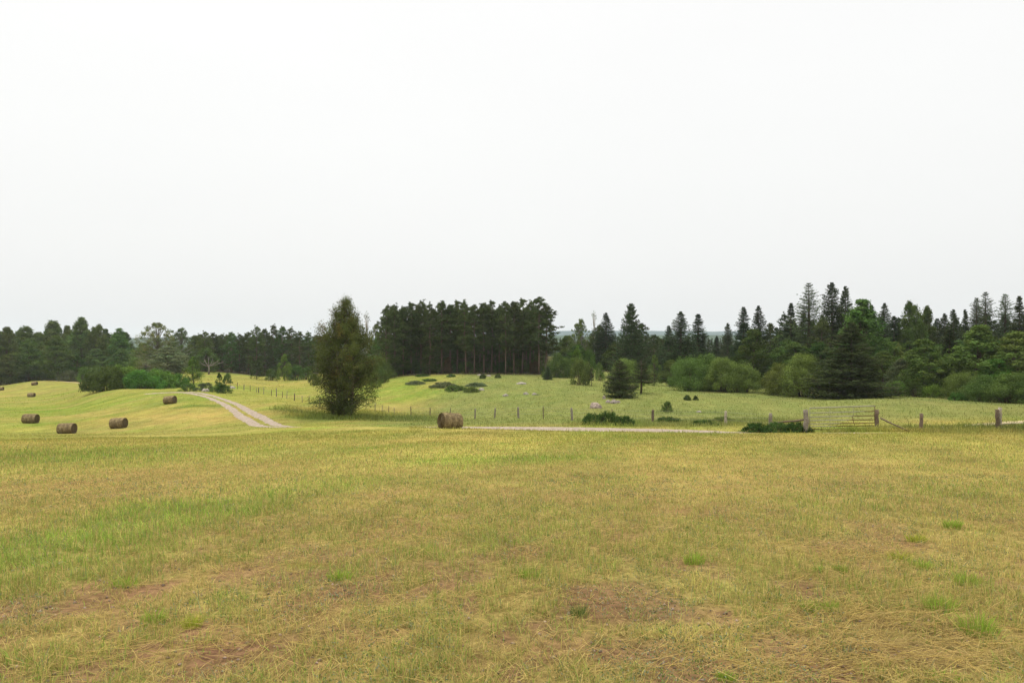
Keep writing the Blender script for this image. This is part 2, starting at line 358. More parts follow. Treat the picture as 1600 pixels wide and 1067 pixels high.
for (a0, a1, b0, b1) in [(-900, 212, 256, 420), (212, 330, 240, 420), (300, 530, 246, 420), (575, 862, 176, 420), (862, 1060, 232, 420), (935, 1010, 196, 260), (1030, 1120, 168, 220), (1150, 1250, 138, 420), (1220, 1480, 116, 420), (1340, 3000, 108, 420), (1480, 3000, 97, 420)]:
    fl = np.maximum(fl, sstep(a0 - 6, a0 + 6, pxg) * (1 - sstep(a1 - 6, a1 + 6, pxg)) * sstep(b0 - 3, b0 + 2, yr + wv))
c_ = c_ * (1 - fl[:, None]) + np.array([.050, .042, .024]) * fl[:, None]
far = sstep(300, 520, yr)[:, None]; c_ = c_ * (1 - far) + np.array([.035, .05, .022]) * far
ii = np.arange(nv - 1)[:, None] * nu; jj = np.arange(nu - 1)[None]
qd = np.stack([ii + jj, ii + jj + 1, ii + nu + jj + 1, ii + nu + jj], -1).reshape(-1, 4)
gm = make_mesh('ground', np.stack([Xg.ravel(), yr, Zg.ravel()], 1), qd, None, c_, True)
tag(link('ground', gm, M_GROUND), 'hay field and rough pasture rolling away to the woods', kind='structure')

# gravel tracks, laid as sheets a little above the ground
def catmull(P, n=16):
    P = np.asarray(P, float); P = np.vstack([2 * P[0] - P[1], P, 2 * P[-1] - P[-2]]); o = []
    for i in range(1, len(P) - 2):
        t = np.linspace(0, 1, n, endpoint=False)[:, None]
        o.append(.5 * (2*P[i] + (P[i+1]-P[i-1])*t + (2*P[i-1]-5*P[i]+4*P[i+1]-P[i+2])*t**2 + (-P[i-1]+3*P[i]-3*P[i+1]+P[i+2])*t**3))
    return np.vstack(o + [P[-2:-1]])
def gravel_mat(name, c1, c2):
    m, t, b = mat(name, .95, .05); tcn = N(t, 'ShaderNodeTexCoord'); n1 = N(t, 'ShaderNodeTexNoise', Scale=4.0, Detail=8.0); r = N(t, 'ShaderNodeValToRGB')
    r.color_ramp.elements[0].position = .35; r.color_ramp.elements[0].color = (*c1, 1); r.color_ramp.elements[1].position = .65; r.color_ramp.elements[1].color = (*c2, 1)
    t.links.new(tcn.outputs['Object'], n1.inputs['Vector']); t.links.new(n1.outputs[0], r.inputs[0]); t.links.new(r.outputs[0], b.inputs['Base Color'])
    bp = N(t, 'ShaderNodeBump', Strength=.6, Distance=.03); t.links.new(n1.outputs[0], bp.inputs['Height']); t.links.new(bp.outputs[0], b.inputs['Normal']); return m
M_GRAVEL = gravel_mat('gravel', (.19, .15, .11), (.35, .285, .225)); M_SANDY = gravel_mat('sandy_gravel', (.30, .235, .13), (.42, .34, .21))
def ruts(name, pts, offs, width, label, m=M_GRAVEL, wob=.25, dz=0):
    P = catmull([((p - 800) / F * Y, Y) for p, Y in pts], 60); d = np.gradient(P, axis=0); d /= np.linalg.norm(d, axis=1)[:, None]
    nrm = np.stack([-d[:, 1], d[:, 0]], 1); mb = MB(); s = np.cumsum(np.r_[0, np.linalg.norm(np.diff(P, axis=0), axis=1)])
    for k, of in enumerate(offs):
        cs = np.linspace(-1, 1, 7); hw = width / 2
        w1 = hw * (1 + wob * 3.4 * (fbm(s * 1.1 + 13 * k, s * 0 + 3, 4) - .5)); w2 = hw * (1 + wob * 3.4 * (fbm(s * 1.1 + 51 * k, s * 0 + 9, 4) - .5))
        off = of + np.where(cs[None] < 0, cs[None] * w1[:, None], cs[None] * w2[:, None])
        X = P[:, 0, None] + nrm[:, 0, None] * off; Y = P[:, 1, None] + nrm[:, 1, None] * off
        Z = T(X, Y) + .035 + dz - .03 * np.abs(cs[None]) ** 3
        n = len(P); i = np.arange(n - 1)[:, None] * 7; j = np.arange(6)[None]
        mb.add(np.stack([X.ravel(), Y.ravel(), Z.ravel()], 1), np.stack([i + j, i + j + 1, i + 8 + j, i + 7 + j], -1).reshape(-1, 4))
    return tag(link(name, mb.mesh(name, True), m), label, kind='structure')
ROADPTS = [(235,131),(268,128),(300,123),(330,115),(352,106),(371,96.5),(388,84),(402,76),(418,67.5),(440,63),(480,60.5),(560,59.5),(640,58.2),(720,56.2),(800,55.2),(900,54),(1000,53),(1100,51.8),(1160,50.6),(1300,48),(1420,46.6)]
ruts('driveway', ROADPTS, (-.86, .86), 1.12, 'two-rut gravel drive climbing the bank past the lone tree')
ruts('driveway_crown', [(640,58),(720,56.2),(800,55.2),(900,54),(1000,53),(1100,51.8),(1160,50.6),(1200,49.8)], (0,), 3.9, 'pale worn middle of the gravel drive behind the nearest bale', M_GRAVEL, dz=.012, wob=.10)
ruts('track', [(150,236),(128,241),(105,247),(85,252),(66,256)], (0,), 2.6, 'pale track over the crest of the hay field', M_SANDY)
ruts('pasture_track', [(1440,51),(1480,52),(1530,53.5),(1600,57),(1700,61),(1800,66)], (0,), 1.6, 'sandy track beyond the wooden posts', M_SANDY)

# ------------------------------------------------------------------ distant hills
def ridge(name, Y, ypix, amp, seed, label, col):
    xs = np.linspace(-2.2 * Y, 2.2 * Y, 700); n = 26; mb = MB()
    h = (HZ - ypix) / F * Y; h = h * (.35 + .65 * sstep(-.06, .05, xs / Y)); top = h + amp * (fbm(xs / Y * 5 + seed, xs * 0 + seed, 4) - .5) * 2
    t = np.linspace(0, 1, n); prof = np.sin(t * math.pi) ** .8
    X = np.repeat(xs[None], n, 0); YY = Y + (t[:, None] - .5) * 900 + 150 * (fbm(xs / 400 + seed, xs * 0, 2)[None] - .5)
    Z = -45 + (top[None] + 45) * prof[:, None] + 6 * (fbm(X / 60 + seed, YY / 60, 3) - .5) * prof[:, None]
    i = np.arange(n - 1)[:, None] * 700; j = np.arange(699)[None]
    mb.add(np.stack([X.ravel(), YY.ravel(), Z.ravel()], 1), np.stack([i + j, i + j + 1, i + 701 + j, i + 700 + j], -1).reshape(-1, 4))
    m, tt, b = mat(name + '_forest', 1, 0); tcn = N(tt, 'ShaderNodeTexCoord'); n1 = N(tt, 'ShaderNodeTexNoise', Scale=.02, Detail=8.0); r = N(tt, 'ShaderNodeValToRGB')
    r.color_ramp.elements[0].position = .35; r.color_ramp.elements[0].color = (*[c * .7 for c in col], 1); r.color_ramp.elements[1].position = .65; r.color_ramp.elements[1].color = (*[c * 1.3 for c in col], 1)
    tt.links.new(tcn.outputs['Object'], n1.inputs['Vector']); tt.links.new(n1.outputs[0], r.inputs[0]); tt.links.new(r.outputs[0], b.inputs['Base Color'])
    tag(link(name, mb.mesh(name, True), m), label, kind='structure')
ridge('hills', 4000, 517.5, 9, 3.3, 'hazy blue wooded hills on the horizon', (.05, .08, .075))  # part of the distance haze is painted in: bluish tint in the base colour
ridge('low_hill', 2100, 525, 5, 8.1, 'low dark wooded rise before the far hills', (.04, .065, .035))

# ------------------------------------------------------------------ vegetation prototypes (unit: metres)
BK = np.array([.10, .075, .055]); BKL = np.array([.26, .23, .19]); BKP = np.array([.135, .095, .070])
def jitter_path(p0, p1, n, amp, rg):
    t = np.linspace(0, 1, n)[:, None]; p = p0 * (1 - t) + p1 * t
    p[1:-1] += rg.normal(size=(n - 2, 3)) * amp; return p
def deciduous(seed, h, wd, base=.05, blunt=1.4, nclump=135, leaf=.34, nleaf=90, col=BK, sparse=0.0, shape=1.0, clr=.105, vis=.5):
    rg = np.random.default_rng(seed); tr = MB(); cr = MB(); r0 = h * .013 + .05
    top = np.array([rg.normal() * .3, rg.normal() * .3, h * .84]); path = jitter_path(np.zeros(3), top, 7, h * .012, rg)
    tube(tr, path, np.linspace(r0, r0 * .2, 7), 7, col)
    lob = [(rg.uniform(0, 6.28), rg.uniform(.2, .9), rg.uniform(.72, 1.12)) for _ in range(9)]
    for k in range(nclump):
        f = rg.random() ** .8; z = h * (base + (1 - base) * f); th = rg.uniform(0, 2 * math.pi)
        prof = max(.08, 1 - ((f - .36 * shape) / (1.04 - .36 * shape)) ** blunt) if f > .36 * shape else .72 + .28 * f / (.36 * shape)
        lb = 1.0
        for (a_, fz, am) in lob: lb += (am - 1) * math.exp(-((math.cos(th - a_) - 1) ** 2 / .3 + (f - fz) ** 2 / .03))
        rad = wd / 2 * prof * rg.random() ** .42 * rg.uniform(.86, 1.06) * lb
        c = np.array([rad * math.cos(th), rad * math.sin(th), z])
        R_ = h * clr * rg.uniform(.5, 1.1) * (1 - .5 * f); c[2] -= R_ * .8 * f
        zs = np.clip(c[2] * .72, h * .08, h * .8); st = np.array([np.interp(zs, path[:, 2], path[:, i]) for i in range(3)])
        if k % 3 == 0 or sparse: tube(tr, np.vstack([st, (st + c) / 2 + np.array([0, 0, -.15 * R_]), c]), [r0 * .3 * (1 - zs / h) + .03, .05, .02], 4, col)
        n = int(nleaf * rg.uniform(.6, 1.3) * (1 - sparse * rg.random()))
        d = rg.normal(size=(n, 3)); d /= np.linalg.norm(d, axis=1)[:, None]; rr = R_ * rg.uniform(.3, 1.25, n) ** .7
        d[:, 2] = d[:, 2] * 1.05
        p = c + d * rr[:, None]; tone = rg.uniform(.76, 1.26) * rg.uniform(.8, 1.2, n)
        out_ = d + np.array([c[0], c[1], (c[2] - h * .45) * .5]) / (wd * .5) * .8
        cards(cr, p, leaf, .75, None, np.repeat(tone[:, None], 3, 1) * np.array([rg.uniform(.9, 1.15), 1, .95]), rg, out_, .5)
    return tr.mesh('trunk', True), cr.mesh('crown')
def spruce(seed, h, wd, nb=640, per=23, base=.02, droop=.12, leaf=.42, asym=.2, gap=.15, power=.92, bare=0.0, lt=1.0, tip=.10):
    rg = np.random.default_rng(seed); tr = MB(); cr = MB()
    tube(tr, np.array([[0, 0, 0], [rg.normal() * .05, 0, h * .5], [0, 0, h * .985]]), [h * .013 + .04, h * .008 + .02, .015], 7, BK)
    side = rg.uniform(1 - asym, 1 + asym, (14, 9)); lay = h * 1.5
    for k in range(nb):
        f = 1 - rg.random() ** .62 if rg.random() < .6 else rg.random() ** .8; f = f + .12 / lay * math.sin(f * lay * 6.283); f = base + (1 - base) * min(max(f, 0), .985)
        th = rg.uniform(0, 2 * math.pi); L = wd / 2 * ((1 - f) ** power * .97 + .03 * (f < .96)) * side[int(f * 13.9), int(th / 6.2832 * 8.99)] * (1 - gap * rg.random() - .35 * (rg.random() < .1)) + .06
        if f < bare: L *= .5
        L *= min(1, .72 + f * 3.2)
        z0 = f * h; up = .08 + .9 * f ** 4
        t = np.linspace(0, 1, 5)[:, None]; dirv = np.array([math.cos(th), math.sin(th), 0])
        pth = np.array([0, 0, z0]) + dirv * t * L; pth[:, 2] += (up * t[:, 0] - droop * np.sin(t[:, 0] * 2.4) * 1.3 + .08 * t[:, 0] ** 3) * L
        if k % 2 == 0: tube(tr, pth[[0, 2, 4]], [.04 * (1 - f) + .012, .02, .008], 3, BK)
        n = int(per * (.40 + L / (wd / 2))); s = rg.random(n) ** .65
        q = np.stack([np.interp(s, t[:, 0], pth[:, i]) for i in range(3)], 1)
        lat = np.array([-dirv[1], dirv[0], 0]); sp = (1 - s) * L * .34 + .12
        o_ = rg.uniform(-1, 1, n) * sp; q += lat * o_[:, None]; q[:, 2] -= rg.random(n) * .22 * leaf / .3 + np.abs(o_) * .12
        ax = dirv[None] * .8 + lat * (np.sign(o_) * .7)[:, None] + rg.normal(size=(n, 3)) * .3; ax[:, 2] -= .15 - .3 * f
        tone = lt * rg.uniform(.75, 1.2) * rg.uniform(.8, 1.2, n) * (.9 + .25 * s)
        cards(cr, q, leaf * (1 - .35 * f), .42, ax, np.repeat(tone[:, None], 3, 1), rg)
    return tr.mesh('trunk', True), cr.mesh('crown')
def pine(seed, h, wd, base=.40, nb=84, leaf=.34, per=120, lean=0.0):
    rg = np.random.default_rng(seed); tr = MB(); cr = MB()
    top = np.array([lean * h, rg.normal() * .2, h * .95]); path = jitter_path(np.zeros(3), top, 8, .05, rg)
    tube(tr, path, np.linspace(h * .0115 + .03, .04, 8), 8, BKP)
    for k in range(nb):
        f = base + (1 - base) * rg.random() ** .85; z0 = f * h * .96; g = (f - base) / (1 - base)
        L = wd / 2 * (max(.06, 1 - ((g - .3) / .72) ** 2) ** .75 if g > .3 else .7 + g) * rg.uniform(.45, 1.08); th = rg.uniform(0, 6.283)
        st = np.array([np.interp(z0, path[:, 2], path[:, i]) for i in range(3)]); dv = np.array([math.cos(th), math.sin(th), 0])
        en = st + dv * L + np.array([0, 0, L * rg.uniform(-.08, .38)])
        if k % 2 == 0: tube(tr, np.vstack([st, (st + en) / 2 - [0, 0, .1 * L], en]), [.07 * (1 - g) + .02, .04, .015], 4, BKP)
        for q in range(3):
            c = en - dv * L * q * .27 + rg.normal(size=3) * .25 * (q > 0); R_ = rg.uniform(.5, .95) * (1 - .15 * q) * (1 - .45 * g)
            n = int(per * R_ * (.6 if q else 1)); d = rg.normal(size=(n, 3)); d /= np.linalg.norm(d, axis=1)[:, None]; d[:, 2] = d[:, 2] * .6 + .12
            tone = rg.uniform(.7, 1.3) * rg.uniform(.8, 1.2, n)
            cards(cr, c + d * (R_ * rg.uniform(.2, 1.15, n))[:, None], leaf, .38, None, np.repeat(tone[:, None], 3, 1), rg, d + [0, 0, .5] + dv * .4, .6)
    for k in range(22):     # dead stubs and twiggy lower limbs
        z0 = h * rg.uniform(.12, max(base, .1) + .08); th = rg.uniform(0, 6.283); L = rg.uniform(.6, 2.4); st = np.array([np.interp(z0, path[:, 2], path[:, i]) for i in range(3)])
        en = st + [math.cos(th) * L, math.sin(th) * L, rg.uniform(-.6, .2)]; tube(tr, np.vstack([st, (st + en) / 2, en]), [.035, .025, .01], 3, BKP * .8)
    return tr.mesh('trunk', True), cr.mesh('crown')
def bush(seed, h, wd, leaf=.20, stems=38, per=190, tone0=1.0, asp=.5, dome=.6, dep=None):
    rg = np.random.default_rng(seed); tr = MB(); cr = MB(); dep = dep or wd
    for k in range(int(stems * 1.5)):
        th = rg.uniform(0, 6.283); rr = math.sqrt(rg.random()) ; lobe = 1 + .14 * math.sin(th * 3 + seed) + .09 * math.sin(th * 7 + seed * 2)
        x_ = wd / 2 * rr * math.cos(th) * lobe; y_ = dep / 2 * rr * math.sin(th) * lobe
        zt = h * (1 - rr ** 2.4 * dome) * (.86 + .2 * fbm(x_ / wd * 5 + seed, y_ / wd * 5, 2)) * rg.uniform(.86, 1.02); R_ = min(wd * .13, h * .2) * rg.uniform(.6, 1.2)
        z = max(zt - R_, R_ * .6) if rg.random() < .66 else rg.uniform(.12, .8) * zt; c = np.array([x_ * .9, y_ * .9, z])
        b0 = c * [.35, .35, 0]; pth = np.vstack([b0, (b0 * .45 + c * .55) + [0, 0, .08 * h], c])
        if k % 2 == 0: tube(tr, pth, [.03 * h / 3 + .008, .02, .006], 4, BK * .9)
        n = int(per * rg.uniform(.6, 1.1)); d = rg.normal(size=(n, 3)); d /= np.linalg.norm(d, axis=1)[:, None]
        q = c + d * (R_ * rg.uniform(.25, 1.3, n) ** .7)[:, None] * [1, 1, .9]; q[:, 2] = np.abs(q[:, 2]) + .01
        tone = tone0 * rg.uniform(.76, 1.26) * rg.uniform(.8, 1.2, n)
        cards(cr, q, leaf, asp, None, np.repeat(tone[:, None], 3, 1), rg, d + np.array([x_ / wd, y_ / wd, .35]), .55)
    return tr.mesh('stems', True), cr.mesh('foliage')

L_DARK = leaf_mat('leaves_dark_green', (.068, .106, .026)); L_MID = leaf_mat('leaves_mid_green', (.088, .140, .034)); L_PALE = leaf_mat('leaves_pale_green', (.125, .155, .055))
L_BRIGHT = leaf_mat('leaves_bright_green', (.088, .160, .028)); L_WILLOW = leaf_mat('leaves_willow', (.122, .172, .040)); L_SPRUCE = leaf_mat('needles_spruce', (.046, .070, .026))
L_BLUE = leaf_mat('needles_blue_green', (.045, .075, .048)); L_LARCH = leaf_mat('needles_larch', (.062, .088, .034)); L_PINE = leaf_mat('needles_pine', (.066, .088, .028), hue=.015, val=.18)
L_OLIVE = leaf_mat('leaves_olive', (.074, .092, .026), hue=0, val=0); L_RUST = leaf_mat('leaves_rusty', (.10, .072, .036), hue=0); L_BRAMBLE = leaf_mat('leaves_bramble', (.060, .102, .024)); L_WOOD = leaf_mat('leaves_wood_green', (.080, .122, .034)); L_GREY = leaf_mat('leaves_grey_green', (.115, .145, .07))

PROTO = {
 'dec': [deciduous(11, 20, 11, nclump=180, clr=.085, leaf=.38, blunt=1.9), deciduous(12, 20, 10, nclump=180, clr=.085, leaf=.38, blunt=1.7), deciduous(13, 19, 12, base=.03, nclump=180, clr=.09, leaf=.38, blunt=2.2), deciduous(14, 20, 10, shape=1.15, nclump=170, clr=.085, leaf=.38)],
 'tall': [deciduous(21, 24, 10, nclump=200, clr=.075, leaf=.38), deciduous(22, 24, 9.5, shape=.9, nclump=190, clr=.075, leaf=.38), deciduous(23, 24, 10.5, nclump=200, clr=.078, leaf=.38, blunt=1.7)],
 'open': [deciduous(31, 20, 19, nclump=190, nleaf=75, leaf=.34, sparse=.35, clr=.075, blunt=2.0, col=BKL * .8), deciduous(32, 20, 15, nclump=190, nleaf=70, leaf=.34, sparse=.4, clr=.075, blunt=1.7, col=BKL * .8)],
 'bare': [deciduous(36, 12, 4, base=.35, nclump=16, nleaf=26, leaf=.22, sparse=.8, col=BKL * 1.5, clr=.09)],
 'round': [deciduous(41, 8, 6, base=.04, nclump=60, leaf=.24, clr=.13), deciduous(42, 8, 5.5, base=.03, nclump=56, leaf=.24, clr=.14)],
 'spr': [spruce(51, 24, 8.5, nb=1150), spruce(52, 24, 7.8, nb=1100, gap=.35, asym=.3), spruce(53, 24, 9, nb=1150, asym=.4), spruce(54, 24, 7.4, nb=950, gap=.4, asym=.3), spruce(55, 24, 8.6, nb=1100, power=.8, asym=.35)],
 'spr_wide': [spruce(56, 12, 9.5, nb=900, per=36, power=.8, droop=.2, leaf=.36, base=.01, asym=.12), spruce(59, 14, 7.5, nb=750, per=34, power=.85, droop=.16, leaf=.36, base=.01, asym=.3)],
 'spr_small': [spruce(57, 5.5, 4.6, nb=520, per=44, power=.72, leaf=.17, base=.02, asym=.3), spruce(58, 5, 3.2, nb=140, per=34, power=.7, leaf=.16, base=.32)],
 'larch': [spruce(61, 24, 8.5, nb=900, per=24, droop=.0, leaf=.34, gap=.4, power=.75, lt=1.2, asym=.3), spruce(62, 24, 8, nb=800, per=22, droop=.02, leaf=.34, gap=.5, power=.75, lt=1.2, asym=.3)],
 'pine': [pine(71, 18, 6.5, base=.32, nb=96), pine(72, 18, 6, base=.26, nb=96), pine(73, 18, 7, base=.36, nb=96), pine(74, 18, 6, base=.28, lean=.03)],
 'pine_low': [pine(76, 16, 8, base=.03, nb=130, per=95), pine(77, 16, 7, base=.04, nb=125, per=95)],
 'willow': [bush(81, 6, 8.5, stems=60, per=230, leaf=.22), bush(82, 5.5, 8, stems=56, per=230, leaf=.22), bush(83, 6.2, 7, stems=52, per=230, leaf=.22)],
 'shrub': [bush(86, 2.2, 2.8, stems=26, per=120, leaf=.12, asp=.6), bush(87, 2, 3.2, stems=28, per=120, leaf=.12, asp=.6)],
 'sumac': [bush(91, 4, 8, stems=50, per=180, leaf=.28, asp=.4, dome=.75), bush(92, 4.2, 7, stems=44, per=180, leaf=.28, asp=.4, dome=.75)],
 'low': [bush(96, 1.2, 3.4, stems=60, per=80, leaf=.11, asp=.5, dome=.75), bush(97, 1.1, 3, stems=55, per=80, leaf=.11, asp=.5, dome=.75)],
}
def _dims(me):
    v = np.empty(len(me.vertices) * 3, np.float32); me.vertices.foreach_get('co', v); v = v.reshape(-1, 3)
    return float(np.percentile(v[:, 2], 99.8)), float(np.percentile(np.abs(v[:, 0]), 98.6) + np.percentile(np.abs(v[:, 1]), 98.6))
DIM = {k: [_dims(c) for _, c in v] for k, v in PROTO.items()}
NAME = {'dec': ('broadleaf_tree', 'tree'), 'tall': ('broadleaf_tree', 'tree'), 'open': ('birch_tree', 'tree'), 'bare': ('dying_birch', 'tree'), 'round': ('broadleaf_tree', 'tree'),
        'spr': ('spruce_tree', 'spruce'), 'spr_wide': ('spruce_tree', 'spruce'), 'spr_small': ('small_spruce', 'spruce'), 'larch': ('larch_tree', 'larch'), 'pine': ('pine_tree', 'pine'),
        'pine_low': ('pine_tree', 'pine'), 'willow': ('willow_bush', 'bush'), 'shrub': ('shrub', 'shrub'), 'sumac': ('sumac_bush', 'bush'), 'low': ('low_shrub', 'shrub')}
_mc = {}; _cnt = {}
def plant(kind, px, Y, top, wpx, m, label, group=None, var=None):
    pr = PROTO[kind]; i = _cnt.get(kind, 0) if var is None else var; _cnt[kind] = i + 1; h0, w0 = DIM[kind][i % len(pr)]
    tm, cm = pr[i % len(pr)]
    key = (cm.name, m.name)
    if key not in _mc:
        c2 = cm if not cm.materials else cm.copy()
        c2.materials.clear(); c2.materials.append(m); _mc[key] = c2
    if not tm.materials: tm.materials.append(M_BARK)
    if kind in ('spr', 'larch'): wpx *= 1.75
    if kind in ('dec', 'tall') and px > 1100: wpx *= 1.22
    if kind in ('willow', 'sumac'): wpx *= 1.32
    p = at(px, Y); ztop = -(top - HZ) / F * Y; h = ztop - p[2]; W = wpx / F * Y
    nm, cat = NAME[kind]; e_ = bpy.data.objects.new(nm, None); sc.collection.objects.link(e_); e_.empty_display_size = .5
    e_.location = (p[0], p[1], p[2] - .06); e_.rotation_euler = (0, 0, rng.uniform(0, 6.283)); e_.scale = (W / w0, W / w0, h / h0)
    tag(e_, label, cat, group)
    bushy = kind in ('willow', 'shrub', 'sumac', 'low')
    link('stems' if bushy else 'trunk', tm, None, e_); link('foliage' if bushy else 'crown', _mc[key], None, e_)
    return e_
